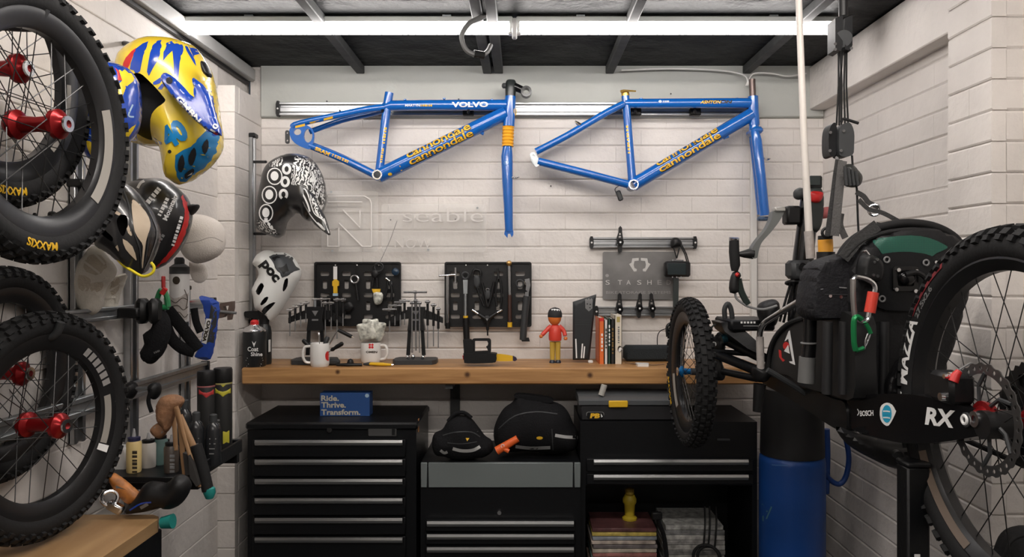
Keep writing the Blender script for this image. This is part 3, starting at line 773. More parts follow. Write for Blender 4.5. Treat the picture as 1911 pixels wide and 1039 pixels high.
def tkey(x, y, ln, d, w_, label, mat=steel, grip=True, ang=0):
    """T-handle key: shaft down from x,y with length ln, cross bar w_ px"""
    t = T('t_handle_key', label, 'hex key', P(x, y+ln, d), 'T-handle keys on the stands'); k = d/FPX
    B(MB().tube([P(x,y,d), P(x,y+ln*(.5 if grip else 1),d)], (2.4 if grip else 1.7)*k, 8), 'shaft_sleeve', blk if grip else mat, t)
    if grip: B(MB().tube([P(x,y+ln*.45,d), P(x,y+ln,d)], 1.1*k, 6), 'shaft', mgrey, t)
    B(MB().tube([P(x-w_/2,y-1+ang*w_/2,d-.012), P(x+w_/2,y-1-ang*w_/2,d-.012)], 2.1*k, 8), 'cross_bar', mat, t)
    B(MB().lathe([(3*k,-.007),(3*k,.007)], P(x,y-1,d-.006), n=10), 'collar', mat, t)
d1, d2 = 3.10, 3.10
py = key_stand(588, d1, 'black hex key stand behind the plain mug', -1)
for i, (x, y, ln) in enumerate(((541,579,48),(551,573,44),(561,569,40),(571,566,36),(607,566,60),(618,566,50),(629,560,72),(640,560,48))):
    tkey(x, y, ln, d1-.012, 12, 'T-handle key on the stand behind the plain mug, %s from the left' % ('first','second','third','fourth','fifth','sixth','seventh','eighth')[i], grip=True)
tkey(600, 559, 30, d1+.02, 34, 'long cross-bar key lying over the top of the left stand', grip=False)
key_stand(776, d2, 'black hex key stand right of the emblem mug', 1)
for i, (x, y, ln, w_) in enumerate(((727,578,40,26),(737,571,36,24),(747,565,44,22),(755,562,44,20),(769,566,92,8),(776,562,92,8),(783,566,92,8),(798,564,86,10),(809,570,76,10),(818,577,72,8))):
    tkey(x, y, ln, d2-.022 if 760 < x < 790 else d2-.012, w_, 'T-handle key on the stand right of the emblem mug, %s from the left' % ('first','second','third','fourth','fifth','sixth','seventh','eighth','ninth','tenth')[i], grip=not 760 < x < 790)
tkey(775, 546, 14, d2, 44, 'long steel cross-bar key over the top of the right stand', grip=False)
for i, (x, y) in enumerate(((764,660),(771,657),(787,658))):
    B(MB().lathe([(.006,0),(.008,.004),(.008,.014),(.004,.018)], on(x, 3.075)+V((0,0,.0205)), (.6*(i-1), -.3, .7), 10), 'socket_bit', steel, label='small shiny socket on the base of the right key stand, %s' % ('left one','middle one','right one')[i], cat='socket', group='sockets on the stand base')
# ---- pegboards
def pegboard(x0, x1, y0, y1, label, cols, skip=()):
    t = T('pegboard', label, 'pegboard', P((x0+x1)/2, y1, 3.22), 'black pegboards')
    holes = []
    for c in range(4):
        x = x0+20+cols*c
        for r_ in range(5):
            y = y0+22+20*r_
            if (c, r_) in skip: continue
            holes.append(rrect(x-8.5,y-4,x+8.5,y+4,2,2) if r_ % 2 == 0 else rrect(x-4.2,y-8.5,x+4.2,y+8.5,2,2))
    m = MB(); plate(m, rrect(x0,y0,x1,y1,4), holes, 3.215, .008); B(m, 'panel', blk, t)
    fr = MB(); plate(fr, rrect(x0,y0,x1,y1,4), [rrect(x0+3,y0+3,x1-3,y1-3,3)], 3.205, .012); B(fr, 'rim', blk, t)
    for c in range(4):
        for yy in (y0+6,): 
            s_ = MB(); cyl(s_, P(x0+20+cols*c+20, yy, 3.216), P(x0+20+cols*c+20, yy, 3.209), .003, n=8); B(s_, 'screw', white, t) if c < 3 else None
    return t
pegboard(586, 748, 488.5, 608.5, 'black slotted pegboard with hand tools, behind the two key stands', 40.4)
pegboard(829.5, 992, 488.5, 610, 'black slotted pegboard with steel tools, left of the little figure', 40.4)
DT = 3.185
def tool(name, label, cat, parts, foot):
    t = T(name, label, cat, P(foot[0], foot[1], DT), 'tools on the pegboards')
    for nm, kind, pts, w_, mat in parts:
        m = MB()
        if kind == 't': m.tube(C3(L3(pts, DT), 4) if len(pts) > 2 else L3(pts, DT), [x*DT/FPX/2 for x in w_] if isinstance(w_, list) and len(pts) == 2 else (w_ if not isinstance(w_, list) else w_[0])*DT/FPX/2, 10)
        elif kind == 'p': plate(m, pts, [], DT-w_/2, w_)
        elif kind == 'r': m.ring(P(*pts[0], DT), YAX, pts[1]*DT/FPX, w_*DT/FPX/2, 20, 8)
        elif kind == 'f': puff(m, pts, DT, w_, sm=3)
        B(m, nm, mat, t)
    return t
brass = M('brass', (.55,.33,.12), .3, .9); dbrown = M('dark_brown', (.045,.018,.012), .5)
lblue = M('pale_blue_plastic', (.35,.48,.6), .4)
# board behind the key stands
tool('utility_knife', 'knife with white blade and yellow body on the left pegboard', 'knife', [('blade','p',[(622,497),(629,497),(629,521),(622,521)],.004,white),('body','p',[(620,525),(624,521),(627,521),(632,525),(632,533),(629,534),(629,547),(622,547),(622,534),(620,533)],.012,yel),('tail','p',[(621,547),(630,547),(630,553),(621,553)],.01,lblue)], (625,553))
tool('ring_spanner', 'steel ring tool with a long black handle on the left pegboard', 'spanner', [('ring','r',[(662,521),7],4,steel),('handle','t',[(664,528),(668,560)],5,blk),('hanger','t',[(664,490),(664,514)],2,blk)], (668,560))
tool('wire_coil', 'dark wire coil at the top of the left pegboard, wire end sticking up', 'wire', [('coil','r',[(707,498),8],2,dgrey),('inner_coil','r',[(704,502),9],2,blk),('wire_end','t',[(709,489),(727,450),(741,412)],1,mgrey)], (707,508))
tool('long_nose_pliers', 'black pliers with steel jaws at the right of the left pegboard', 'pliers', [('jaws','t',[(720,519),(727,524)],[5,3],steel),('handle','t',[(724,524),(722,540),(718,556)],5,blk),('handle','t',[(726,524),(731,542),(730,560)],5,blk)], (724,558))
tool('black_cutter', 'black side cutter hanging left of the bag of parts', 'cutters', [('jaws','f',[(694,505),(703,503),(707,512),(700,520),(693,514)],.014,blk),('handle','t',[(697,518),(694,534)],4,blk),('handle','t',[(703,518),(704,536)],4,blk)], (699,536))
tool('parts_bag', 'clear bag of small parts with a yellow header on the left pegboard', 'bag', [('header','p',[(694,539),(710,539),(709,545),(703,546),(696,546)],.006,yel),('bag','f',[(697,546),(713,546),(714,560),(708,568),(699,566)],.018,foil)], (704,568))
tool('round_gauge', 'round dark blue gauge at the top right of the left pegboard', 'gauge', [('dial','f',circ(738,507,7),.016,M('deep_blue', (.01,.03,.06), .3)),('pin','r',[(737,508),1.5],2,white)], (738,514))
tool('cable_cutter', 'dark multi tool with bright pivot left of centre on the left pegboard', 'cutters', [('head','f',[(640,568),(652,562),(660,572),(652,582),(640,580)],.016,blk),('pivot','r',[(648,573),3],2,steel),('handle','t',[(645,580),(638,602)],4,blk)], (642,602))
tool('allen_bundle', 'small steel bits hanging at the lower left of the left pegboard', 'bits', [('bit','t',[(615,556),(615,600)],3,steel),('bit','t',[(627,564),(627,602)],3,dgrey),('holder','p',[(610,552),(632,552),(632,558),(610,558)],.012,blk)], (620,602))
# board beside the figure
tool('headset_press', 'steel T-bar tool with a black foot at the left edge of the right pegboard', 'press', [('shaft','t',[(835.5,514),(835.5,605)],6,steel),('cross_bar','t',[(819,514.5),(850,512.5)],4,steel),('pin','t',[(850,499),(850,529)],4,steel),('foot','t',[(835.5,602),(835.5,613)],9,blk)], (835,613))
tool('torque_wrench', 'steel torque wrench with ring head, yellow collar and black grip', 'wrench', [('ring','r',[(868.5,514),6],4,dgrey),('head','p',[(864,522),(873,522),(872,548),(865,548)],.012,gsteel),('shaft','t',[(868.5,546),(868.5,592)],6,gsteel),('collar','t',[(869,589),(869,593)],9,yel),('grip','t',[(869,593),(871,634)],12,blk)], (870,634))
tool('cone_pliers', 'black looped pliers left of centre on the right pegboard', 'pliers', [('loop','t',[(882,515),(884,505),(890,503),(896,506),(897,514)],5,blk),('jaw','f',[(885,515),(894,515),(896,530),(890,538),(884,530)],.012,dgrey),('handle','t',[(890,535),(895,552),(903,570)],4,blk)], (903,570))
tool('chain_pliers', 'black open handled pliers in the middle of the right pegboard', 'pliers', [('handle','t',[(900,528),(906,555),(910,572)],5,blk),('handle','t',[(922,526),(916,555),(911,572)],5,blk),('pivot','f',circ(910,550,6,9),.014,dgrey),('spring','r',[(910,541),3],2,steel)], (910,574))
tool('three_way_key', 'black three-way key with steel tips low in the middle of the right pegboard', 'hex key', [('arm','t',[(909,596),(892,585)],[9,6],blk),('tip','t',[(892,585),(881,578)],5,steel),('arm','t',[(909,596),(928,583)],[9,6],blk),('tip','t',[(928,583),(937,578)],4,steel),('arm','t',[(909,594),(910,616)],[9,5],blk),('tip','t',[(910,614),(910,626)],3,blk),('hub','f',circ(909,595,8),.02,blk),('mark','p',[(906.5,594),(911.5,594),(909,599)],.0215,mgrey)], (910,626))
tool('black_scissors', 'slim black cutters right of centre on the right pegboard', 'cutters', [('blade','t',[(929,500),(930,520)],[3,6],blk),('handle','t',[(929,518),(925,545),(927,572)],4,blk),('handle','t',[(932,518),(936,545),(934,576)],4,blk)], (930,576))
tool('brass_knob_file', 'long steel rod with brass knob, dark grip and yellow end', 'file', [('knob','f',circ(950,491,5.2),.018,brass),('rod','t',[(950,496),(951,551)],6,steel),('grip','t',[(951,550),(951.5,602)],7,dbrown),('end','t',[(951.5,601),(951.5,610)],9,yel)], (951,610))
tool('chain_whip', 'large steel and black plier wrench at the right edge of the right pegboard', 'wrench', [('ring','r',[(970,529),7],3,dgrey),('jaw','p',[(979,521),(988,519),(990,532),(987,545),(981,541),(982,531)],.014,steel),('eye','r',[(983,528),3.5],3,steel),('lever','p',[(980,545),(987,543),(986,560),(981,575),(979,575)],.012,steel),('handle','t',[(983,552),(979,590),(976,634)],13,dgrey),('edge','t',[(977,556),(975,632)],2,mgrey),('claw','p',[(971,630),(987,630),(989,637),(974,637)],.012,blk)], (978,637))
# ---- small tools lying on the worktop
t = T('pry_bar', 'black tyre tool lying flat in front of the emblem mug', 'tyre tool', on(652, 2.99)); z6 = V((0,0,.006))
B(MB().tube([on(628,2.99)+z6, on(650,2.985)+z6, on(676,2.99)+z6], [.005,.008,.006], 8), 'bar', blk, t)
B(MB().lathe([(.013,.004),(.014,.014),(.010,.026),(.002,.03)], on(654,2.995), n=14), 'knob', blk, t)
B(MB().box(on(623,3.02)+V((0,0,.014)), (.05,.03,.026), ch=.008), 'grip_block', dgrey, t)
t = T('yellow_pliers', 'pliers with yellow handles lying at the front of the worktop', 'pliers', on(712, 2.99))
B(MB().tube([on(690,3.0)+z6*1.3, on(712,2.985)+z6*1.3, on(731,2.975)+z6*1.2], [.0055,.0075,.005], 10), 'handle', yel, t)
B(MB().tube([on(690,3.02)+z6*1.3, on(716,3.0)+z6*1.3], [.0055,.006], 10), 'handle', M('amber', (.55,.30,.02), .4), t)
B(MB().tube([on(678,3.01)+z6, on(691,3.01)+z6], [.004,.009], 8), 'jaws', dgrey, t)
B(MB().tube([on(731,2.975)+z6*1.2, on(735,2.974)+z6*1.2], [.005,.002], 8), 'tip', steel, t)
# ---- cordless mini saw
t = T('cordless_saw', 'black cordless saw with a hoop handle and yellow blade cover on the worktop', 'saw', on(900, 3.02)); dd = 3.0
m = MB(); plate(m, crom([(865,662),(870,659),(922,660),(926,664),(926,673),(918,677),(872,678),(866,674)], 3), [], dd-.03, .06); B(m, 'body', blk, t)
m = MB(); plate(m, [(864,634),(878,634),(883,640),(884,660),(866,663)], [], dd-.022, .044); B(m, 'battery', blk, t)
m = MB(); plate(m, rrect(880,632,916,661,5), [[(886,636),(909,636),(911,640),(910,645),(907,647),(909,650),(911,655),(886,656)]], dd-.014, .028); B(m, 'hoop_handle', blk, t)
m = MB(); plate(m, crom([(925,661),(950,663),(962,667),(964,671),(960,673),(925,673)], 3), [], dd-.008, .016); B(m, 'blade_cover', yel, t)
m = MB(); plate(m, [(957,664),(963,667),(965,671),(961,674),(957,673)], [], dd-.009, .018); B(m, 'cover_tip', M('dark_violet', (.03,.02,.05), .4), t)
m = MB(); plate(m, [(863,664),(866,663),(866,671),(864,671)], [], dd-.02, .04); B(m, 'red_button', redp, t)
# ---- little standing figure (plain doll)
dk_ = M('doll_navy', (.012,.016,.03), .3); dr = M('doll_red', (.62,.05,.03), .4); do = M('doll_orange', (.65,.17,.03), .45); dy = M('doll_mustard', (.50,.33,.05), .5); kn = M('knit_black', (.02,.02,.022), .8)
d0 = 3.1; k = d0/FPX
t = T('doll', 'small plain doll in a red top, mustard trousers and black beanie', 'doll', on(1036, d0)); b0 = on(1036, d0)
prof = [(0.0,.0),(.017,.002),(.019,.018),(.017,.08),(.0175,.088),(.022,.088),(.0235,.10),(.0245,.125),(.022,.142),(.011,.148),(.009,.152),(.016,.155),(.024,.165),(.0265,.177),(.025,.19),(.02,.20),(.0,.206)]
S_ = 1.13
for s in (-1, 1):
    B(MB().lathe([(.0085*S_,.012),(.0095*S_,.03),(.0105*S_,.075),(.011*S_,.09)], b0+V((s*.0115,0,0)), n=12), 'trouser_leg', dy, t)
    B(MB().lathe([(.0,.014),(.008,.013),(.012,.007),(.0125,0),(0,0)], b0+V((s*.0125,-.004,0)), n=14), 'shoe', dk_, t)
B(MB().lathe([(.021*S_,.083*S_),(.0235*S_,.085*S_),(.0245*S_,.10*S_),(.0225*S_,.125*S_),(.018*S_,.138*S_),(.008*S_,.145*S_)], b0, n=20), 'jumper', dr, t)
B(MB().tube(C3([b0+V((-.016,0,.155)), b0+V((-.036,-.004,.138)), b0+V((-.056,-.01,.118))], 4), [.0105]*4+[.009]*4+[.0085], 10), 'sleeve', dr, t)
B(MB().tube(C3([b0+V((.016,0,.155)), b0+V((.036,-.004,.135)), b0+V((.042,-.01,.115))], 4), [.0105]*4+[.009]*4+[.0085], 10), 'sleeve', dr, t)
for x, z in ((-.060,.113),(.044,.104)): B(MB().lathe([(0,-.008),(.006,-.006),(.0085,0),(.006,.006),(0,.008)], b0+V((x,-.011,z)), n=12), 'hand', do, t)
B(MB().lathe([(.009,.160),(.018,.166),(.026,.178),(.0285,.192),(.027,.204),(.02,.216),(0,.222)], b0+V((-.002,-.002,0)), n=20), 'head', do, t)
hat = MB().lathe([(.0295,.193),(.0305,.196),(.030,.210),(.026,.222),(.018,.231),(0,.236)], b0+V((-.001,-.001,0)), n=22); B(hat, 'beanie', kn, t)
bvh_ = hat.bvh()
for i in range(6): PX(t, bvh_, [(1022+i*5,576+i*.4),(1025+i*5,573+i*.4),(1028+i*5,576.5+i*.4),(1025+i*5,579+i*.4)], whitep, 'beanie_diamond', step=2)
# ---- black panel with a white shield, books, sound bar, white charger
t = T('mudguard', 'black angular mudguard with a white shield leaning on the wall left of the books', 'mudguard', on(1085, 3.1))
pn = MB(); puff(pn, [(1069,563),(1112.5,549),(1100,671),(1069,671)], 3.1, .03, R=.006, sm=0, edge=.5); B(pn, 'panel', M('satin_black', (.012,.014,.016), .5), t)
bv = pn.bvh(); PX(t, bv, [(1092,559),(1094,557),(1096,559),(1099,556),(1101,559),(1104,556),(1106,559),(1105.5,575),(1099,581),(1092.5,575)], mgrey, 'shield', step=4)
for x, y in ((1096,567),(1101.5,568),(1101,574)): PX(t, bv, circ(x,y,1.3,n=8), blk, 'shield_dot', step=1, off=.002)
for x0, y0, x1, y1 in ((1074.5,632,1076,668),(1087,641,1085,668),(1091,646,1089,668)): SX(t, bv, [(x0,y0),(x1,y1)], 2.4, whitep, sm=0)
for y in (597,601,605): SX(t, bv, [(1072,y),(1101,y)], 1, dgrey, 'groove', sm=0)
B(MB().box(on(1102,3.09)+V((0,0,.006)), (.02,.02,.012), ch=.003), 'white_clip', white, t)
def book(x0, x1, ytop, col, label, dep=.15, extra=None):
    d = 3.06; xa, xb = (x0-CX)*d/FPX, (x1-CX)*d/FPX; zt = CZ+(CY-ytop)*d/FPX; h = zt-ZB; w_ = xb-xa
    t = T('book', label, 'book', V(((xa+xb)/2, d+dep/2, ZB)), 'books on the worktop'); c = V(((xa+xb)/2, d+dep/2, ZB+h/2))
    m = MB().box(c+V((0,-dep/2+.001,0)), (w_, .002, h)); m.box(c+V((-w_/2+.001,0,0)), (.002, dep, h)); m.box(c+V((w_/2-.001,0,0)), (.002, dep, h))
    B(m, 'cover', M('book_'+label.split()[0], col, .45), t)
    B(MB().box(c+V((0,.002,0)), (w_-.004, dep-.008, h-.006)), 'pages', M('paper', (.7,.66,.58), .8), t)
    return t, m.bvh()
t, bv = book(1118, 1127.5, 593, (.70,.15,.03), 'orange book, leftmost of the row on the worktop'); PX(t, bv, [(1118.5,593.5),(1127,593.5),(1127,599),(1118.5,599)], redp, 'spine_band', step=6)
DX(t, bv, (1125,655), (1125,620), 3, whitep, 5)
t, bv = book(1128, 1134, 597, (.66,.64,.62), 'white slim book, second in the row on the worktop'); DX(t, bv, (1132.5,650), (1132.5,612), 2.5, shadow, 6)
t, bv = book(1134.5, 1139.5, 594, (.02,.06,.045), 'green thin dark book, third in the row on the worktop'); DX(t, bv, (1138.5,645), (1138.5,605), 2.5, whitep, 6)
t, bv = book(1140, 1146.5, 595, (.015,.015,.015), 'black book with brown print, fourth in the row on the worktop'); DX(t, bv, (1145,660), (1145,610), 3, brass, 8)
t, bv = book(1147.5, 1160.5, 588, (.66,.60,.50), 'cream thick book, rightmost of the row on the worktop'); DX(t, bv, (1156,640), (1156,608), 3, mgrey, 8)
PX(t, bv, [(1151,591),(1157,591),(1157,601),(1151,601)], M('olive_gold', (.40,.32,.10), .5), 'spine_emblem', step=6); PX(t, bv, circ(1156.5,651,4,6,14), shadow, 'spine_oval', step=4); PX(t, bv, circ(1157,652,2.6,4.5,12,rot=.4), whitep, 'spine_oval_centre', step=4, off=.002)
B(MB().box(on(1210,3.17)+V((0,0,.034)), (.215,.07,.066), ch=.012), 'sound_bar', M('soundbar_cloth', (.012,.017,.02), .85, bump=.4, bs=200), label='long black sound bar lying on the worktop right of the books', cat='speaker')
t = T('charger', 'small flat white charger with a cable on the worktop', 'charger', on(1197, 3.02)); c = on(1197, 3.01)
B(MB().prism([c+V((x,y,0)) for x, y in ((-.02,-.03),(.024,-.034),(.032,.012),(-.022,.022))], (0,0,.010)), 'pad', white, t)
B(MB().tube(C3([c+V((-.02,0,.006)), on(1180,3.05)+V((0,0,.003)), on(1166,3.08)+V((0,0,.003))], 5), .0018, 6), 'cable', M('brown_cable', (.2,.13,.09), .5), t)
B(MB().tube(C3([c+V((.026,-.005,.006)), on(1220,3.0)+V((0,0,.003)), on(1240,3.04)+V((0,0,.003))], 5), .0018, 6), 'cable', MATS['brown_cable'], t)
B(MB().tube(C3([P(1227,648,3.2), P(1227,628,3.2), P(1233,617,3.2), P(1247,612,3.18), P(1262,608,3.12)], 5), .002, 6), 'thin_black_cable', blk, label='thin black cable rising from the sound bar to the wheel', cat='cable')
# ---- grey metal sign, hung charger box
sm_ = M('grey_brushed_sign', (.20,.195,.19), .45, .75, var=.25, vs=9)
t = T('metal_sign', 'grey brushed metal sign with a bracket emblem and pale lettering', 'sign', P(1190, 558, 3.235))
pn = MB(); plate(pn, rrect(1125,469.5,1262,558.5,3), [], 3.232, .004); B(pn, 'panel', sm_, t); bv = pn.bvh()
pale = M('pale_grey_print', (.52,.51,.49), .6); dim = M('dim_grey_print', (.30,.29,.28), .6)
PX(t, bv, [(1192,481),(1180,482),(1178.5,490),(1174,492.5),(1179.5,501),(1183,506.5),(1188,506),(1188.5,502),(1184,500),(1182.5,494),(1184,487),(1192,486)], pale, 'emblem_half', step=4)
PX(t, bv, [(1196,481),(1208,482),(1209.5,490),(1214,492.5),(1208.5,501),(1205,506.5),(1200,506),(1199.5,502),(1204,500),(1205.5,494),(1204,487),(1196,486)], pale, 'emblem_half', step=4)
for ch, x in zip('STASHED', (1130,1153,1169,1189,1208,1227,1244)): TX(t, bv, ch, (x,531), (x+8,531), 8.5, pale if x < 1225 else dim, .0, step=9)
TX(t, bv, 'BIKE STORAGE SYSTEMS', (1131,548), (1252,548), 5, dim, 0, step=9)
PX(t, bv, circ(1133,514,3.4,3,12), dim, 'hole_mark', step=3)
t = T('hanging_light', 'black box lamp with a flat stem hanging on cords from the upper short rail', 'work lamp', P(1263, 574, 3.17)); dd = 3.16
B(MB().box(P(1263.5,502,dd), (.108,.05,.068), ch=.008), 'box', blk, t); B(MB().box(P(1263,502,dd-.027), (.08,.006,.05), ch=.002), 'front_panel', M('panel_teal', (.012,.02,.022), .3), t)
m = MB(); plate(m, [(1257,519),(1267,519),(1266,574),(1257,574)], [], dd-.006, .016); B(m, 'stem', M('dark_green_black', (.02,.026,.025), .45), t)
B(MB().box(P(1264,486,dd), (.05,.03,.007), ch=.002), 'top_plate', steel, t)
for x in (1255,1263,1271): s_ = MB(); cyl(s_, P(x,517,dd-.03), P(x,517,dd-.022), .003, n=8); B(s_, 'stud', steel, t)
m = MB(); puff(m, [(1252,448),(1258,443),(1266,444),(1272,451),(1272,460),(1262,463),(1252,462)], 3.19, .05, sm=3); B(m, 'hook_block', blk, t)
for pts in ([(1257,462),(1263,482)],[(1268,462),(1263,482)],[(1270,458),(1278,474),(1283,492)],[(1273,458),(1281,474),(1286,492)]): B(MB().tube(L3(pts, 3.17), .0028, 6), 'cord', blk, t)
# ================================================================ tool cabinets under the worktop
def X_(px, d): return (px-CX)*d/FPX
def Z_(py, d): return CZ+(CY-py)*d/FPX
hal = M('drawer_handle_aluminium', (.50,.51,.51), .3, 1)
def drawer(t, x0, x1, ytop, ybot, yf, hx0, hx1, hy, lock=None):
    """drawer front between pixel rows with a full width handle at row hy"""
    xa, xb, za, zb = X_(x0,yf), X_(x1,yf), Z_(ybot,yf), Z_(ytop,yf)
    dr_ = B(MB().box(((xa+xb)/2, yf-.006, (za+zb)/2), (xb-xa, .02, zb-za-.005), ch=.003), 'drawer', blkm, t)
    if hy:
        zc = Z_(hy, yf); a, b = X_(hx0,yf), X_(hx1,yf); h = .0125
        pr = [(-.016,-h),(-.026,-h*.6),(-.030,h*.2),(-.027,h),(-.016,h),(-.019,h*.4),(-.022,0),(-.019,-h*.5)]
        B(MB().prism([V((a, yf+p, zc+q_)) for p, q_ in pr], (b-a, 0, 0)), 'handle', hal, dr_)
    return dr_
# tall cabinet on the left
yf = 2.86; x0, x1 = X_(462,yf), X_(777,yf); zt = Z_(787,yf)
t = T('tool_cabinet', 'tall black tool cabinet with six drawers, under the left of the worktop', 'tool cabinet', ((x0+x1)/2, 3.04, 0), 'black tool cabinets')
B(MB().box(((x0+x1)/2, (yf+3.22)/2, (zt-.03+.1)/2), (x1-x0, 3.22-yf, zt-.03-.1)), 'body', blkm, t)
B(MB().box(((x0+x1)/2, (yf+3.22)/2-.006, zt-.015), (x1-x0+.012, 3.22-yf+.012, .03), ch=.008), 'top', blkm, t)
ys = [824,860,896,931.5,968,1004]
for i, y in enumerate(ys): drawer(t, 474, 758, y-7, (ys[i+1] if i < 5 else 1060)-8, yf, 480, 753, y)
drawer(t, 474, 758, 1062, 1180, yf, 480, 753, 1068)
lk = MB(); cyl(lk, V((X_(616,yf),yf+.002,Z_(801,yf))), V((X_(616,yf),yf-.012,Z_(801,yf))), .010, n=16); B(lk, 'lock', steel, t)
pl_ = B(MB().box((X_(714,yf), yf-.004, Z_(803.5,yf)), (.112,.01,.042), ch=.003), 'badge', M('badge_grey', (.10,.10,.10), .4, .5), t)
B(MB().box((X_(735,yf), yf-.0095, Z_(803.5,yf)), (.012,.003,.03)), 'badge_slot', blk, pl_); B(MB().box((X_(691,yf), yf-.0095, Z_(797,yf)), (.007,.003,.007)), 'badge_hole', blk, pl_)
B(MB().box((x1+.002, yf+.05, Z_(798,yf)), (.003,.02,.05)), 'side_sticker', M('tan_sticker', (.35,.16,.06), .6), t)
for sx in (x0+.08, x1-.08):
    for sy in (yf+.06, 3.15): B(MB().lathe([(.045,-.015),(.045,.015)], (sx, sy, .046), (1,0,0), 18), 'caster', blkr, t)
# card standing on it
t = T('card_box', 'blue box lettered Ride Thrive Transform, standing on the tall cabinet', 'box', (X_(643,2.977), 2.99, zt)); yb = 2.975
a, b = X_(597,yb), X_(690,yb); h = Z_(733,yb)-zt
B(MB().box(((a+b)/2, yb+.03, zt+h/2), (b-a, .06, h), ch=.001), 'box', M('box_blue', (.022,.075,.24), .45), t)
sand = M('sand_print', (.50,.46,.36), .6)
for s, y, L in (('Ride.',747.5,33), ('Thrive.',760,46), ('Transform.',773.5,73)):
    m = MB(); ftext(m, s, V((X_(599.5,yb), yb-.0008, Z_(y,yb))), (1,0,0), (0,0,1), L*yb/FPX, 10*yb/FPX, .03); B(m, 'lettering', sand, t, recalc=False)
m = MB(); cyl(m, V((X_(685,yb),yb+.001,Z_(738,yb))), V((X_(685,yb),yb-.001,Z_(738,yb))), .008, n=14); B(m, 'round_mark', lblue, t)
# chest in the middle
yf = 2.84; x0, x1 = X_(785,yf), X_(1083,yf); zt = Z_(861,yf)
t = T('tool_chest', 'black tool chest with a pale grey front strip, between the two cabinets', 'tool cabinet', ((x0+x1)/2, 3.03, 0), 'black tool cabinets')
B(MB().box(((x0+x1)/2, (yf+3.2)/2, (zt-.02+.1)/2), (x1-x0, 3.2-yf, zt-.02-.1)), 'body', blkm, t)
B(MB().box(((x0+x1)/2, (yf+3.2)/2-.004, zt-.010), (x1-x0, 3.2-yf, .02), ch=.004), 'lid', blkm, t)
ga = M('grey_painted_strip', (.19,.215,.215), .4, .3)
for a, b in ((786,797.5),(800,1069),(1071.5,1083)): B(MB().box(((X_(a,yf)+X_(b,yf))/2, yf-.005, (Z_(862,yf)+Z_(908,yf))/2), (X_(b,yf)-X_(a,yf), .012, Z_(862,yf)-Z_(908,yf)), ch=.002), 'front_strip', ga, t)
m = MB(); cyl(m, V((X_(932,yf),yf,Z_(955,yf))), V((X_(932,yf),yf-.012,Z_(955,yf))), .008, n=14); B(m, 'lock', steel, t)
ys = [974,998,1022,1046]
for i, y in enumerate(ys): drawer(t, 795, 1073, y-7, y+16, yf, 798.5, 1070, y)
drawer(t, 795, 1073, 1064, 1180, yf, 798.5, 1070, 1072)
ztm = zt
for sx in (x0+.08, x1-.08):
    for sy in (yf+.06, 3.13): B(MB().lathe([(.045,-.015),(.045,.015)], (sx, sy, .046), (1,0,0), 18), 'caster', blkr, t)
# cabinet on the right with an open bay
yf = 2.86; x0, x1 = X_(1083,yf), X_(1413,yf); zt = Z_(787,yf); zm = Z_(905,yf); xc = (x0+x1)/2
t = T('tool_cabinet', 'black cabinet with two shallow drawers over an open bay, on the right', 'tool cabinet', (xc, 3.04, 0), 'black tool cabinets')
B(MB().box((xc, (yf+3.22)/2, (zt+zm)/2), (x1-x0, 3.22-yf, zt-zm)), 'body', blkm, t)
for sx in (x0+.01, x1-.01): B(MB().box((sx, (yf+3.22)/2, (zm+.08)/2), (.02, 3.22-yf, zm-.08)), 'side_panel', blkm, t)
B(MB().box((xc, 3.21, (zm+.08)/2), (x1-x0-.04, .02, zm-.08)), 'back_panel', blkm, t)
zsh = .17
B(MB().box((xc, (yf+3.2)/2, zsh-.01), (x1-x0-.04, 3.2-yf, .02)), 'bay_floor', blkm, t)
drawer(t, 1094, 1404, 853, 879, yf, 1107, 1393, 860); drawer(t, 1094, 1404, 881, 903, yf, 1107, 1393, 888)
B(MB().box((X_(1350,yf), yf-.003, Z_(820,yf)), (.05,.005,.008), ch=.001), 'nameplate', dgrey, t)
for sx in (x0+.08, x1-.08):
    for sy in (yf+.06, 3.15): B(MB().lathe([(.04,-.015),(.04,.015)], (sx, sy, .041), (1,0,0), 18), 'caster', blkr, t)
# tool box on it
t = T('tool_box', 'black plastic tool box with grey lid edge and orange latch on the right cabinet', 'tool box', (X_(1168,2.9), 2.96, zt)); yb = 2.88
a, b = X_(1084,yb), X_(1262,yb); zb2 = Z_(755,yb)
bx = MB().box(((a+b)/2, yb+.09, (zt+zb2)/2), (b-a, .18, zb2-zt), ch=.006); B(bx, 'body', M('toolbox_black', (.011,.011,.013), .5), t); bv = bx.bvh()
m = MB().prism([V((X_(1080,yb),yb-.006+p,z)) for p, z in ((0,Z_(755,yb)),(0,Z_(747,yb)),(.02,Z_(741,yb)),(.17,Z_(738,yb)),(.19,Z_(748,yb)),(.19,Z_(755,yb)))], (X_(1231,yb)-X_(1080,yb)+.06,0,0)); B(m, 'lid', M('lid_grey', (.075,.08,.085), .4), t)
B(MB().box((X_(1153,yb), yb-.012, Z_(752.5,yb)), (.075,.012,.026), ch=.003), 'latch', yel, t)
PX(t, bv, rrect(1094,768,1127.5,788,4), mgrey, 'badge_border', step=8); PX(t, bv, rrect(1095.2,769.2,1126.3,786.8,3.5), blk, 'badge', step=8, off=.002)
TX(t, bv, 'PB', (1101,779.5), (1119,779.5), 8.5, yelp, .06, slant=.2, off=.0028); DX(t, bv, (1098.5,785), (1123,785), 2.6, yelp, 9, off=.0028); PX(t, bv, [(1121,771),(1125,777),(1122,779)], whitep, 'badge_flash', step=3, off=.0028)
m = MB(); cyl(m, P(1122,737,2.9), P(1128,718,2.9), .012, n=14); B(m, 'grey_roll', M('roll_grey', (.42,.41,.38), .6), label='small pale grey roll standing on the tool box lid', cat='roll')
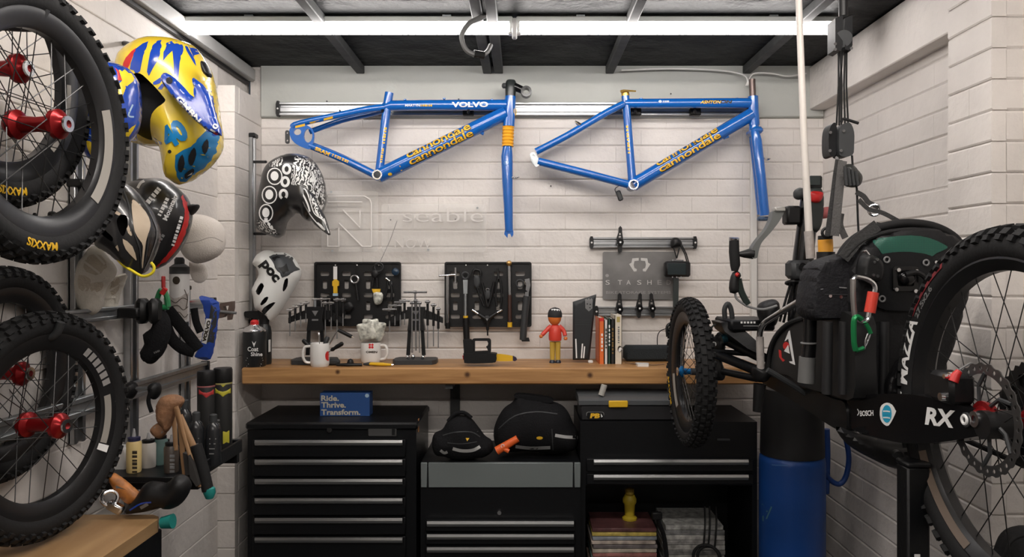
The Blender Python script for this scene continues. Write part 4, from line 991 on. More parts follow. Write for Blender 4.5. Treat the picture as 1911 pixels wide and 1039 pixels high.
# bags on the chest
t = T('hip_bag', 'small black hip bag with a pale reflective strip, on the left of the chest', 'bag', (X_(862,2.9), 2.9, ztm), 'bags on the chest'); 
m = MB(); puff(m, [(806,826),(811,808),(826,800),(838,782),(858,774),(878,779),(893,796),(905,812),(918,822),(920,840),(905,852),(890,855),(868,858),(846,857),(830,852),(812,848)], 2.88, .14, sm=4); 
B(m, 'pouch', blkf, t); bv = m.bvh()
SX(t, bv, [(845,837),(862,841),(882,840),(896,833)], 6, M('reflective', (.38,.38,.37), .4), 'reflective_strip'); SX(t, bv, [(822,840),(829,845),(835,843)], 5, MATS['reflective'], 'reflective_tab')
PX(t, bv, [(869,817),(876,817),(872,823)], yelp, 'small_mark', step=3); SX(t, bv, [(826,812),(850,806),(880,806),(896,815)], 2, dgrey, 'seam'); SX(t, bv, [(835,826),(862,828),(890,824)], 1.5, dgrey, 'zip')
B(MB().tube(C3([P(836,786,2.87),P(850,772,2.87),P(866,770,2.87),P(880,780,2.87)], 5), .008, 8), 'strap', blkf, t)
t = T('rucksack', 'large black bag with pale reflective strips, on the right of the chest', 'bag', (X_(1000,2.96), 2.98, ztm), 'bags on the chest')
m = MB(); puff(m, [(921,812),(926,786),(940,762),(956,750),(966,738),(990,741),(1020,746),(1046,754),(1060,768),(1070,790),(1079,806),(1078,830),(1066,842),(1030,846),(990,842),(955,843),(930,838)], 2.97, .22, sm=4)
B(m, 'sack', blkf, t); bv = m.bvh()
SX(t, bv, [(962,833),(990,836),(1027,835)], 6, MATS['reflective'], 'reflective_strip'); SX(t, bv, [(1036,812),(1055,815),(1078,816)], 6, MATS['reflective'], 'reflective_strip')
PX(t, bv, circ(1007,817,6,3), yelp, 'small_badge', step=3); SX(t, bv, [(930,800),(960,776),(1000,768),(1040,772)], 2, dgrey, 'seam'); SX(t, bv, [(1030,800),(1032,840)], 2, dgrey, 'seam')
m = MB(); plate(m, crom([(962,743),(967,737),(1000,740),(1030,745),(1028,752),(1000,749)], 3), [], 2.94, .06); B(m, 'top_flap', blkf, t)
t = T('orange_pump', 'small orange pump lying against the large black bag', 'pump', P(945, 843, 2.86))
B(MB().tube([P(927,841,2.86), P(966,818,2.86)], [.017,.014], 12), 'barrel', orange, t); B(MB().tube([P(938,836,2.855), P(950,842,2.85)], .009, 10), 'lever', orange, t); B(MB().ring(P(938,832,2.846), YAX, .006, .0015, 12, 6), 'ring', white, t)
# bay: magazines, yellow torch, cable baskets
mags = [(.34,.10,.08),(.42,.33,.28),(.45,.40,.36),(.20,.30,.27),(.38,.16,.14),(.50,.44,.36),(.16,.14,.14),(.45,.38,.33),(.25,.27,.30),(.52,.40,.10),(.12,.05,.05)]
z = zsh
for i, c in enumerate(mags):
    h = .0165; dx = random.uniform(-.006,.006); xa, xb = X_(1104,2.9)+dx, X_(1224,2.9)+dx
    pg = B(MB().box(((xa+xb)/2, 2.995, z+h/2), (xb-xa, .20, h-.002), R=Matrix.Rotation(random.uniform(-.02,.02),3,'Z'), ch=.002), 'magazine', M('magazine_%d' % i, c, .4, var=.5, vs=30), label='magazine in the stack on the floor of the bay, %s from the bottom' % ('first','second','third','fourth','fifth','sixth','seventh','eighth','ninth','tenth','eleventh')[i], cat='magazine', group='magazines in the bay')
    z += h
t = T('yellow_grease_gun', 'yellow bottle standing on the magazine stack in the dark bay', 'bottle', (X_(1175,3.0), 3.0, z)); b0 = V((X_(1175,3.0), 3.0, z))
B(MB().lathe([(.03,0),(.03,.008),(.02,.016),(.022,.06),(.028,.07),(.028,.085),(.02,.1)], b0, n=20), 'body', M('dim_yellow', (.45,.33,.02), .5), t); B(MB().lathe([(.012,.098),(.018,.105),(.018,.125),(.008,.13)], b0, n=14), 'cap', M('dim_ochre', (.3,.2,.02), .5), t)
z2 = zsh
for i, c in enumerate([(.30,.29,.27),(.22,.22,.21),(.34,.33,.30),(.20,.19,.18),(.36,.35,.33),(.30,.29,.28),(.42,.41,.39),(.2,.2,.2),(.38,.38,.36)]):
    B(MB().box(((X_(1236,2.95)+X_(1352,2.95))/2, 3.04, z2+.0105), (X_(1352,2.95)-X_(1236,2.95)-random.uniform(0,.02), .22, .019), ch=.002), 'catalogue', M('catalogue_%d' % i, c, .5, var=.6, vs=40), label='grey catalogue in the right stack of the bay, %s from the bottom' % ('first','second','third','fourth','fifth','sixth','seventh','eighth','ninth')[i], cat='catalogue', group='catalogues in the bay')
    z2 += .02
t = T('lock_cable', 'black coiled lock cable hanging in front of the right catalogue stack', 'cable', P(1322, 1040, 2.9))
for R__, x in ((.05,1318),(.044,1323)): B(MB().ring(P(x,1040,2.885), (.3,1,0), R__, .006, 28, 8), 'coil', blkr, t)
for x in (1313,1322,1334): B(MB().tube(C3([P(x,1020,2.885), P(x+3,980,2.9), P(x+2,945,2.95)], 4), .004, 6), 'strand', blk, t)
t = T('black_strap', 'black webbing strap hanging between the two paper stacks', 'strap', P(1238, 1050, 2.88))
B(MB().tube(C3([P(1224,955,2.9), P(1230,975,2.88), P(1240,1005,2.87), P(1246,1060,2.87)], 5), .014, 8, flat=.4), 'webbing', blkf, t); B(MB().box(P(1226,962,2.88), (.04,.02,.03), ch=.004), 'buckle', blk, t)
# brackets that carry the worktop
for x, lab in ((848,'dark steel bracket under the worktop behind the small hip bag'),):
    B(MB().box((X_(x,3.2), 3.235, .82), (.04,.03,.184)).box((X_(x,3.2), 3.1, .902), (.03,.27,.02)), 'worktop_bracket', joistm, label=lab, cat='bracket')
# ================================================================ blue tank in the corner
d = 2.83; t = T('pressure_tank', 'tall blue cylinder with a black top, beside the right cabinet', 'tank', (X_(1478,d), d, 0)); b0 = V((X_(1478,d), d, 0)); r = 59*d/FPX; zt = Z_(845,d)
bl = M('tank_blue', (.008,.06,.26), .38, var=.15, vs=6)
m = MB().lathe([(r*.95,0),(r,.02),(r,zt-.03),(r*.98,zt-.012),(r*.9,zt)], b0, n=40); B(m, 'cylinder', bl, t); bv = m.bvh()
B(MB().lathe([(r*.97,zt-.002),(r*.97,zt+.02),(r*.94,zt+.19),(r*.90,zt+.25),(r*.5,zt+.27)], b0, n=36), 'black_top', M('tank_top_black', (.011,.011,.012), .5), t)
for y in (852,868): SX(t, bv, [(1440,y-1),(1452,y),(1470,y+.5)], 2, M('tank_scuff', (.05,.14,.36), .5), 'scuff')
for p in (((1422,940),(1432,955)),((1440,945),(1430,968)),((1424,962),(1424,972))): SX(t, bv, p, 2.5, M('teal_print', (.10,.25,.30), .5), 'faint_print', sm=0)
t = T('air_hose', 'blue air hose looping against the right wall behind the tank', 'hose', P(1580, 900, 2.86)); hm = M('hose_blue', (.01,.05,.22), .4)
B(MB().tube(C3([P(1572,800,2.92), P(1581,830,2.92), P(1584,860,2.92), P(1578,890,2.92), P(1566,903,2.92), P(1550,896,2.92), P(1538,880,2.9)], 6), .0105, 10), 'loop', hm, t)
B(MB().tube(C3([P(1541,800,2.93), P(1542,850,2.93), P(1540,920,2.92)], 5), .016, 10), 'drop', hm, t)
# ================================================================ wheels
rimk = M('black_rim', (.02,.02,.021), .3, .4); rimd = M('worn_rim_print', (.30,.28,.25), .5)
spk = M('dark_spoke', (.05,.05,.05), .35, .8)
_sp = {}
def wheel(center, R, w, side, root=None, part=None, hubm=red, text=None, nsp=28, hubw=.052, flange=.028, bore=.012, rimr=None, tmat=blkr, knob=.006, stripe=None, nk=50, bead=.80, deep=.66):
    c = V(center); Rb = R*bead; ra = (R-knob-Rb)/2+.004; Rc = R-knob-ra; own = base_of(root)
    right = V((0, side, 0)); up = V((0,0,1)); X = V((side,0,0))
    pol = lambda r, a, x: c+right*(r*cos(a))+up*(r*sin(a))+X*x
    prof = [(Rc+ra*sin(a), w/2*cos(a)) for a in [radians(-62+304*i/18) for i in range(19)]]
    tyre = B(MB().lathe(prof, c, (1,0,0), 72, closed=True), part or 'tyre', tmat, root)
    sub = tyre if part else root
    m = MB(); hw = w/2
    for i in range(nk):
        a = 2*pi*i/nk
        for (ang, off, sz) in ((90-14, 0, (.016,.013)), (90+14, .5, (.016,.013)), (90-46, .25, (.014,.012)), (90+46, .75, (.014,.012)), (90-66,.5,(.011,.009)), (90+66,.0,(.011,.009))):
            aa = a+off*2*pi/nk; g = radians(ang); rr = Rc+ra*sin(g); xx = hw*cos(g)
            p = pol(rr, aa, xx); n_ = (pol(rr+sin(g), aa, xx+cos(g))-p).normalized()
            tg = (pol(rr, aa+.01, xx)-p).normalized(); bn = n_.cross(tg)
            Rm = Matrix((tg, bn, n_)).transposed()
            m.box(p+n_*knob*.35, (sz[0]*R/.26, sz[1]*w/.058, knob*1.5), Rm)
    B(m, 'tread', tmat, sub, kind='stuff', recalc=False)
    Rr = R*deep+.022; rw = w*.36; Ro = Rb+.004
    B(MB().lathe([(Ro,-rw),(Ro,-rw*.85),(Ro-.012,-rw*.7),(Ro-.012,rw*.7),(Ro,rw*.85),(Ro,rw),(Ro-.006,rw*1.04),(Rr-.016,rw*.62),(Rr-.022,rw*.4),(Rr-.022,-rw*.4),(Rr-.016,-rw*.62),(Ro-.006,-rw*1.04)], c, (1,0,0), 72, closed=True), 'rim', rimk, sub)
    f = flange; h = hubw
    hub = B(MB().lathe([(bore,-h*1.12),(f*.55,-h*1.1),(f*.62,-h),(f,-h*.86),(f,-h*.68),(f*.58,-h*.55),(f*.5,0),(f*.58,h*.55),(f,h*.68),(f,h*.86),(f*.62,h),(f*.55,h*1.1),(bore,h*1.12)], c, (1,0,0), 20), 'hub', hubm, sub)
    for s in (-1, 1): B(MB().lathe([(bore*1.25,0),(bore*1.25,.004),(bore*.6,.004),(bore*.6,0)], c+V((s*h*1.12,0,0)), (s,0,0), 18, closed=True), 'bearing', steel, hub)
    key = (round(R,3), h, f, Rr)
    if key not in _sp:
        l = []
        for s, tw in ((-1,1),(-1,-1),(1,1),(1,-1)):
            mm = MB().tube([V((s*h*.77, f*.9*sin(.95*tw), f*.9*cos(.95*tw))), V((0, 0, Rr-.02))], .0011, 5); o = B(mm, 'spoke', spk, origin=(0,0,0)); l.append(o.data); bpy.data.objects.remove(o)
        _sp[key] = l
    for i in range(nsp):
        o = bpy.data.objects.new('spoke', _sp[key][i % 4]); COL.objects.link(o); o.parent = sub
        o.matrix_local = Matrix.Translation(c-own) @ Matrix.Rotation(2*pi*i/nsp, 4, 'X')
    for (s, a0, L, r0, hh, mat, flip) in (text or []):
        vs, fs = text2d(s, .03); vs, fs = subdiv2d(vs, fs, .05, .34)
        A = []
        for u, v in vs:
            if flip: u = 1-u; v = 1-v
            r_ = r0+v*hh; a = a0-u*L/r0; x = hw*sqrt(max(1-((r_-Rc)/ra)**2, .02))+.0014
            A.append(pol(r_, a, x))
        B(MB().add(A, fs), 'tyre_lettering', mat, sub, recalc=False)
    for (a0, a1, r0, r1, mat) in (stripe or []):
        n = 16; A = []; F = []
        for i in range(n+1):
            a = a0+(a1-a0)*i/n
            for r_ in (r0, r1):
                x = (hw*sqrt(max(1-((r_-Rc)/ra)**2, .02)) if r_ > Ro else rw*(.62+.42*(r_-Rr+.016)/(Ro-.006-Rr+.016)))+.0015; A.append(pol(r_, a, x))
        for i in range(n): F.append([2*i, 2*i+1, 2*i+3, 2*i+2])
        B(MB().add(A, F), 'print_reflection_band', mat, sub, recalc=False)
    return sub
def spare(px, py, d, R, w, yaw, label, **k):
    c = P(px, py, d); t = T('spare_wheel', label, 'wheel', c, 'spare wheels on the left wall'); t.rotation_euler.z = yaw
    wheel(c, R, w, 1, t, **k)
    return t
mx = 'MAXXIS'
spare(69, 232, 1.372, .262, .056, -radians(2.8), 'knobbly wheel with yellow tyre lettering, nearest of the upper pair on the left',
      text=[(mx, radians(-86), .078, .222, .015, yelr, False)], stripe=[(radians(-42), radians(20), .182, .202, rimd)])
spare(-4, 128, 1.40, .268, .054, -radians(1), 'knobbly wheel half out of frame at the top left, behind the nearest one',
      text=[(mx, radians(-80), .075, .227, .015, yelr, False)], stripe=[(radians(-45), radians(5), .185, .195, rimd)])
spare(80, 793, 1.62, .252, .056, -radians(9.5), 'knobbly wheel with red hub low on the left, over the wooden bench top',
      stripe=[(radians(20+6.2*i), radians(20+6.2*i+4.6), .176, .194, M('worn_white', (.30,.29,.28), .6)) for i in range(6)]+[(radians(-31), radians(-26), .170, .196, whitep), (radians(-25), radians(12), .172, .188, rimd)])
spare(8, 697, 1.70, .250, .056, 0, 'knobbly wheel low on the left edge, behind the one over the wooden bench top', stripe=[(radians(-40), radians(-33), .175, .19, rimd)])
def wheel_hook(px, py, d, label):
    a = P(px, py, d); t = T('wheel_hook', label, 'hook', a, 'wheel hooks')
    B(MB().tube(C3([V((XL+.005,a.y,a.z+.02)), V((-1.1,a.y,a.z+.01)), V((a.x-.02,a.y,a.z-.004)), V((a.x+.02,a.y,a.z)), V((a.x+.036,a.y,a.z+.03))], 5), .009, 10), 'arm', dgrey, t)
    B(MB().box((XL+.012, a.y, a.z+.02), (.02,.05,.10), ch=.004), 'wall_plate', gsteel, t)
wheel_hook(84, 626, 1.62, 'grey hook carrying the lower pair of wheels')
wheel_hook(48, 46, 1.37, 'grey hook carrying the upper pair of wheels')

# ================================================================ left wall: steel tracks, rails, shelf
def track(y, z0, z1, label, x=XL):
    t = T('wall_track', label, 'wall track', (x, y, z0), 'vertical wall tracks')
    m = MB().box((x+.004, y, (z0+z1)/2), (.008, .05, z1-z0)); m.box((x+.012, y-.018, (z0+z1)/2), (.02, .014, z1-z0), ch=.002); m.box((x+.012, y+.018, (z0+z1)/2), (.02, .014, z1-z0), ch=.002)
    B(m, 'channel', alu, t); B(MB().box((x+.012, y, z1+.008), (.026,.054,.016), ch=.003), 'end_cap', blk, t)
track(2.28, .62, 1.87, 'tall aluminium wall track left of the black saddle bag')
track(2.64, .75, 1.30, 'aluminium wall track behind the blue pouch')
track(2.0, .9, 1.80, 'aluminium wall track behind the spokes of the nearest upper wheel')
B(MB().box((XL+.02, 2.0, P(143,343,2.0).z), (.045,.06,.022), ch=.004), 'track_clip', blk, label='black clip on the wall track behind the upper wheels', cat='clip')
t = T('wall_ledge', 'thin steel ledge on the left wall seen through the nearest upper wheel', 'ledge', (XL+.02, 1.87, 1.46)); zl = P(95,430,1.86).z
B(MB().box((XL+.025, 1.87, zl-.004), (.05,.30,.008)), 'ledge', gsteel, t)
t = T('red_marker', 'small red and black marker standing on the steel ledge', 'marker', (XL+.03, 1.80, zl)); b0 = V((XL+.03, 1.80, zl)); B(MB().lathe([(.006,0),(.006,.018)], b0, n=12), 'body', redp, t); B(MB().lathe([(.005,.018),(.006,.02),(.005,.036),(.003,.04)], b0, n=12), 'cap', blk, t)
m = MB(); puff(m, [(91,424),(91,398),(97,394),(106,397),(112,410),(108,424)], 1.85, .03, sm=2); B(m, 'black_bracket', blk, label='black rounded block on the steel ledge', cat='block')
t = T('wall_track', 'aluminium wall track on the pier beside the two black and white helmets', 'wall track', (XLP, 3.12, 1.16), 'vertical wall tracks')
B(MB().box((XLP+.009, 3.12, 1.55), (.018,.04,.78), ch=.003).box((XLP+.018, 3.12, 1.55), (.006,.014,.78)), 'channel', alu, t)
for z in (1.945, 1.155): B(MB().box((XLP+.012, 3.12, z), (.028,.046,.02), ch=.004), 'end_cap', blk, t)
def hrail(z, y0, y1, label, hh=.05, mat=gsteel):
    t = T('wall_rail', label, 'rail', (XL+.03, (y0+y1)/2, z-hh/2), 'horizontal wall rails')
    m = MB().box((XL+.036, (y0+y1)/2, z), (.012, y1-y0, hh*.5)); m.box((XL+.04, (y0+y1)/2, z+hh*.36), (.022, y1-y0, hh*.28), ch=.002); m.box((XL+.04, (y0+y1)/2, z-hh*.36), (.022, y1-y0, hh*.28), ch=.002)
    B(m, 'channel', mat, t); B(MB().box((XL+.04, y1+.006, z), (.03,.012,hh*1.08), ch=.002), 'end_cap', blk, t)
hrail(1.005, 1.6, 2.74, 'grey steel rail on the left wall above the shelf of cans')
hrail(1.248, 1.75, 2.80, 'steel rail on the left wall under the shoes', .036)
t = T('shelf', 'black shelf of cans and bottles on the left wall', 'shelf', (-1.05, 2.07, .80)); ZS = .82
B(MB().box((-1.01, 2.12, ZS-.008), (.26, .34, .016), ch=.002), 'board', blkm, t); B(MB().box((-.881, 2.12, ZS+.004), (.008, .34, .04), ch=.002), 'front_lip', blkm, t); B(MB().box((-1.01, 2.286, ZS+.004), (.26, .008, .04), ch=.002), 'end_lip', blkm, t)
for y in (2.0, 2.27): B(MB().box((-1.055, y, ZS-.03), (.345, .02, .03)), 'bracket', blkm, t)
def sh(px, d): return V((X_(px,d), d, ZS+.0005))
def aerosol(px, d, rpx, h, label, col, chev):
    b0 = sh(px, d); r = rpx*d/FPX; t = T('aerosol', label, 'spray can', b0, 'tall aerosols on the shelf')
    m = MB().lathe([(r*.95,0),(r,.004),(r,h*.80),(r*.97,h*.815)], b0, n=28); B(m, 'can', M('aerosol_black', (.018,.018,.018), .4), t); bv = m.bvh()
    B(MB().lathe([(r*1.0,h*.83),(r*1.02,h*.835),(r*1.02,h*.975),(r*.95,h)], b0, n=28), 'cap', blk, t); B(MB().lathe([(r,h*.812),(r*1.02,h*.82),(r,h*.832)], b0, n=28), 'bright_band', M('band_'+label.split()[0], tuple(x*.8+.15 for x in col), .3, .5), t)
    cm = M('chevron_'+label.split()[0], col, .5)
    top = Z_(0,1)
    for y in chev: PX(t, bv, [(px-rpx+2,y),(px,y+7),(px+rpx-2,y),(px+rpx-2,y+9),(px,y+16),(px-rpx+2,y+9)], cm, 'chevron', step=3)
    return t, bv, cm
t, bv, cm = aerosol(385, 2.19, 16, .25, 'red chevron aerosol with a black cap on the shelf', (.40,.03,.03), (708,726))
t, bv, cm = aerosol(416, 2.22, 16.5, .255, 'yellow chevron aerosol with a black cap at the end of the shelf', (.42,.38,.03), (706,724)); PX(t, bv, [(416,805),(428,803),(428,826),(416,828)], cm, 'green_foot', step=4); DX(t, bv, (410,826), (410,780), 7, mgrey, 8)
for i, (px, d, rpx, h, lab) in enumerate(((345,2.14,13,.17,'dark bottle with faint print on the shelf, left of the red chevron aerosol'),(366,2.06,14,.15,'short dark bottle in front of the red chevron aerosol'),(398,2.08,14,.14,'short dark bottle in front of the two aerosols'))):
    b0 = sh(px, d); r = rpx*d/FPX; t = T('dark_bottle', lab, 'bottle', b0, 'dark bottles on the shelf')
    m = MB().lathe([(r*.95,0),(r,.005),(r,h*.7),(r*.8,h*.8),(r*.45,h*.86)], b0, n=22); B(m, 'bottle', M('dark_bottle', (.015,.016,.018), .25), t); bv = m.bvh()
    B(MB().lathe([(r*.5,h*.86),(r*.5,h),(r*.3,h*1.02)], b0, n=14), 'cap', dgrey, t)
    for j in range(4):
        y = CY+(CZ-ZS-h*(.25+.1*j))*FPX/(d-r); SX(t, bv, [(px-rpx*.55,y),(px+rpx*(.1*j+.1),y)], 2, mgrey, sm=0)
def squeeze(px, d, rpx, h, col, label, cap=blk, txt=None, y=None):
    b0 = sh(px, d); r = rpx*d/FPX; t = T('squeeze_bottle', label, 'bottle', b0, 'squeeze bottles on the shelf')
    m = MB().lathe([(r*.95,0),(r,.005),(r*1.02,h*.75),(r*.8,h*.82)], b0, n=22); B(m, 'bottle', M('sq_'+label.split()[0], col, .4), t); bv = m.bvh()
    c_ = B(MB().lathe([(r*.85,h*.81),(r*.85,h*.9),(r*.5,h*.92)], b0, n=18), 'cap', cap, t); B(MB().lathe([(r*.3,h*.92),(r*.2,h*1.05),(r*.12,h*1.12)], b0, n=10), 'nozzle', M('nozzle_grey', (.35,.35,.36), .3), t)
    if txt: DX(t, bv, (px+rpx*.45,y+44), (px+rpx*.45,y+2), rpx*.7, txt, 6, step=3)
squeeze(250, 2.0, 13, .105, (.66,.50,.22), 'yellow squeeze bottle with dark lettering on the shelf', M('indigo_cap', (.02,.02,.06), .4), shadow, 838)
squeeze(277, 2.05, 13, .085, (.55,.52,.48), 'white squeeze bottle right of the yellow one')
squeeze(300, 2.08, 12, .09, (.10,.17,.16), 'green-grey squeeze bottle in the middle of the shelf')
squeeze(320, 2.0, 13, .09, (.07,.055,.045), 'brown squeeze bottle behind the wooden handles', blk, mgrey, 845)
B(MB().box(P(226,862,2.05), (.05,.05,.09), ch=.004), 'white_carton', white, label='pale carton at the near end of the shelf behind the tyre', cat='carton')
t = T('orange_packet', 'orange printed packet leaning on the yellow squeeze bottle', 'packet', P(238, 930, 1.80)); m = MB(); puff(m, [(203,893),(214,882),(262,920),(267,930),(240,941),(215,915)], 1.80, .03, sm=3); B(m, 'packet', M('packet_orange', (.42,.15,.03), .5, var=.5, vs=60), t); PX(t, m.bvh(), [(216,905),(262,918),(262,923),(216,911)], mgrey, 'grey_band', step=5)
t = T('chrome_clamp', 'chrome hose clamp lying at the near end of the shelf', 'clamp', P(210, 948, 1.78)); B(MB().ring(P(205,929,1.78), (.5,-.8,.2), .017, .005, 20, 8), 'ring', steel, t); B(MB().box(P(215,946,1.78), (.04,.02,.022), Matrix.Rotation(.5,3,'Y'), ch=.004), 'lug', steel, t)
t = T('black_drill', 'black gun shaped tool with a blue trim behind the wooden bench top', 'power tool', P(290, 955, 1.80)); m = MB(); puff(m, [(255,925),(268,905),(285,897),(312,900),(330,885),(350,890),(356,912),(340,938),(318,950),(300,948),(270,955),(235,958),(240,942)], 1.80, .06, sm=4); B(m, 'body', blk, t); SX(t, m.bvh(), [(242,952),(262,940),(282,937)], 3, hb, 'blue_trim'); SX(t, m.bvh(), [(262,948),(276,940)], 6, mgrey, 'grey_trim')
# wooden handled brushes hanging from the rail, teal tipped handle
lw = wood('pale_handle_wood', (.25,.13,.06), (.40,.24,.12), (20,20,3), .55)
def brush(pts, w_, label, end=None, d=1.96):
    t = T('wooden_brush', label, 'brush', P(pts[-1][0], pts[-1][1], d), 'wooden brushes on the left rail')
    B(MB().tube(C3(L3(pts, d), 5), w_/2*d/FPX, 10, flat=.55), 'handle', lw, t)
    if end:
        m = MB(); plate(m, end, [], d-.016, .022); B(m, 'head', M('brush_black', (.03,.027,.025), .8), t)
brush([(322,762),(326,800),(328,840)], 9, 'wooden brush handle, leftmost of the bundle', None, 1.99)
brush([(328,758),(337,800),(341,850),(345,885)], 10, 'wooden brush hanging with its dark head low, second of the bundle', [(341,845),(350,848),(356,886),(346,888)], 1.97)
brush([(331,762),(345,820),(361,868),(373,908)], 8, 'wooden brush with a bent tip at the front of the bundle', [(351,850),(360,868),(371,905),(366,908),(354,890)], 1.94)
brush([(334,775),(350,810),(368,848)], 14, 'thick round wooden brush handle, rightmost of the bundle', None, 1.96)
t = T('leather_glove', 'tan leather work glove bunched over the top of the wooden brushes', 'glove', P(318, 815, 1.98)); gl = M('tan_leather', (.26,.13,.065), .7, var=.35, vs=30, bump=.5, bs=50)
m = MB(); puff(m, [(292,758),(300,742),(316,736),(334,737),(344,747),(338,760),(330,768),(322,790),(312,806),(303,795),(294,785)], 1.985, .05, sm=4); B(m, 'cuff', gl, t)
m = MB(); puff(m, [(296,788),(306,792),(312,806),(300,818),(286,812),(281,800)], 1.99, .03, sm=4); B(m, 'thumb', gl, t); SX(t, m.bvh(), [(288,797),(303,807)], 4, mgrey, 'grey_tab', sm=0)
t = T('grip_brush', 'black brush with a teal ball end hanging right of the wooden brushes', 'brush', P(391, 928, 1.95)); B(MB().tube(C3(L3([(366,830),(378,872),(388,915)], 1.95), 5), .015, 12), 'handle', blkr, t); B(MB().lathe([(0,-.018),(.010,-.015),(.016,0),(.014,.012),(.006,.018)], P(391,919,1.95), n=16), 'ball', M('teal_rubber', (.01,.20,.18), .5), t)
B(MB().tube([P(302,975,1.79), P(323,972,1.79)], [.014,.018], 14), 'teal_cap', MATS['teal_rubber'], label='teal cap poking out behind the wooden bench top', cat='cap')
for i, (x, y, lab) in enumerate(((243,724,'black clip on the lower rail near the tyre'),(287,725,'black bundled clip on the lower rail above the glove'))):
    t = T('rail_clip', lab, 'clip', P(x, y+14, 2.13), 'clips on the lower rail'); m = MB(); puff(m, [(x-9,y-6),(x,y-12),(x+10,y-8),(x+12,y+6),(x+4,y+20),(x-6,y+14)], 2.13, .05, sm=3); B(m, 'jaw', blk, t); p_ = P(x, y, 2.13); B(MB().tube([p_, V((XL+.03, 2.13, p_.z))], .006, 8), 'peg', gsteel, t); B(MB().tube(C3(L3([(x-4,y),(x-10,y+22),(x-4,y+44)], 2.11), 4), .006, 8), 'strap', blkf, t)
B(MB().tube(C3(L3([(231,702),(232,740),(238,770)], 1.98), 4), .004, 8), 'steel_lever', steel, label='thin steel lever standing beside the tyre below the rail', cat='lever')

# ================================================================ left bench top
t = T('workbench', 'black bench with a wooden top in the lower left corner', 'workbench', (-1.048, 1.35, 0)); zt = .765; bx1 = -.887
topw = wood('bench_top_wood', (.30,.17,.075), (.46,.29,.14), (9,1.2,9), .4)
rp = [(-1.21,.9),(bx1,.9),(bx1,1.78),(bx1-.008,1.80),(bx1-.03,1.815),(-1.21,1.815)]
B(MB().prism([V((x,y,zt-.03)) for x, y in rp], (0,0,.03)), 'top', topw, t)
B(MB().box((-1.055, 1.35, .39), (.30,.9,.68), ch=.004), 'cabinet', blkm, t); B(MB().box((bx1-.008, 1.355, zt-.075), (.012,.90,.09), ch=.003), 'side_rail', blkm, t)
for y in (1.0, 1.7): B(MB().box((-1.05, y, .025), (.2,.05,.05)), 'foot', blkr, t)

# ================================================================ helmets
def scut(pts, n=4): return [(p.x, p.y) for p in crom(pts, n)]
q5 = lambda l: [(160+x/3.463, 60+y/3.463) for x, y in l]
dark = M('helmet_liner', (.008,.008,.01), .8)
port = q5([(380,395),(490,345),(560,390),(640,480),(650,520),(570,590),(510,700),(470,715),(420,680),(388,600),(378,500)])
h1 = T('full_face_helmet', 'yellow and blue full-face helmet with a blue visor hanging on the left wall', 'helmet', P(333, 345, 1.95), 'helmets on the walls')
m = MB(); puff(m, q5([(225,290),(240,215),(262,155),(330,92),(420,48),(520,42),(640,62),(720,110),(790,230),(826,390),(850,560),(866,670),(850,770),(770,875),(650,965),(595,985),(545,945),(528,850),(500,745),(420,738),(340,722),(270,690),(238,560),(228,430)]), 1.95, .25, R=.11, sm=4, step=.011, cuts=[scut(port)])
B(m, 'shell', hy, h1); bv = m.bvh()
m2 = MB(); puff(m2, q5([(290,250),(420,120),(600,130),(720,300),(790,560),(700,780),(520,720),(350,680),(290,500)]), 1.97, .17, R=.08, sm=4); B(m2, 'liner', dark, h1)
m3 = MB().tube([P(*p, 1.845) for p in scut(port, 2)], .004, 6, closed=True)
for pts, mat in (([(325,105),(405,58),(372,150),(352,250),(330,320),(285,240),(305,160)], hb), ([(238,225),(258,165),(325,100),(300,165),(270,235)], redp), ([(640,90),(690,80),(735,140),(700,150),(715,220),(675,160)], hb), ([(395,390),(480,330),(500,285),(470,300),(400,350),(385,372)], hb), ([(432,85),(490,50),(478,150),(430,240),(393,300),(405,190)], hb), ([(520,70),(590,60),(645,68),(608,190),(598,305),(572,288),(560,120),(500,185)], hb),
                 ([(382,392),(490,335),(510,330),(490,372),(405,415),(396,500),(405,600),(440,680),(490,712),(480,728),(420,695),(385,620),(372,500)], hb), ([(740,240),(790,235),(828,390),(810,410),(795,385),(780,400)], hy), ([(830,390),(850,560),(868,670),(780,640),(760,480),(790,400)], hb),
                 ([(580,795),(680,740),(775,640),(866,672),(848,775),(765,880),(645,968),(590,935)], hb2), ([(255,330),(330,315),(345,420),(340,560),(335,700),(275,680),(245,560)], hb), ([(375,560),(390,640),(480,722),(500,745),(340,722),(345,640)], hy)):
    PX(h1, bv, q5(pts), mat, 'painted_patch', sm=2, step=5)
for pts in ([(600,830),(625,790),(640,850),(620,905),(598,890)], [(665,800),(700,745),(715,790),(690,860),(668,850)], [(750,740),(785,690),(795,740),(770,790)], [(640,920),(690,880),(700,905),(650,950)]): PX(h1, bv, q5(pts), dark, 'vent', sm=2, step=4, off=.003)
TX(h1, bv, '40', q5([(535,752)])[0], q5([(672,668)])[0], 40, hb2, .06, off=.003); DX(h1, bv, q5([(368,660)])[0], q5([(352,560)])[0], 5, whitep, 5, off=.003)
PX(h1, bv, q5(circ(542,772,12)), dark, 'bolt', step=2, off=.004); PX(h1, bv, q5([(655,930),(690,905),(685,920)]), whitep, 'white_fleck', step=3, off=.004)
mv = MB(); puff(mv, q5([(490,275),(520,262),(580,300),(640,360),(700,420),(688,300),(720,310),(795,385),(850,560),(882,672),(770,625),(640,505),(500,340)]), 1.815, .03, sm=2, tx=.25, R=.01, step=.007)
vz = B(mv, 'visor', hb, h1); bvv = mv.bvh()
TX(vz, bvv, 'GMBN', q5([(578,432)])[0], q5([(722,592)])[0], 11.5, whitep, .05, off=.003); TX(vz, bvv, '10', q5([(832,650)])[0], q5([(860,600)])[0], 10, whitep, .04, off=.003)
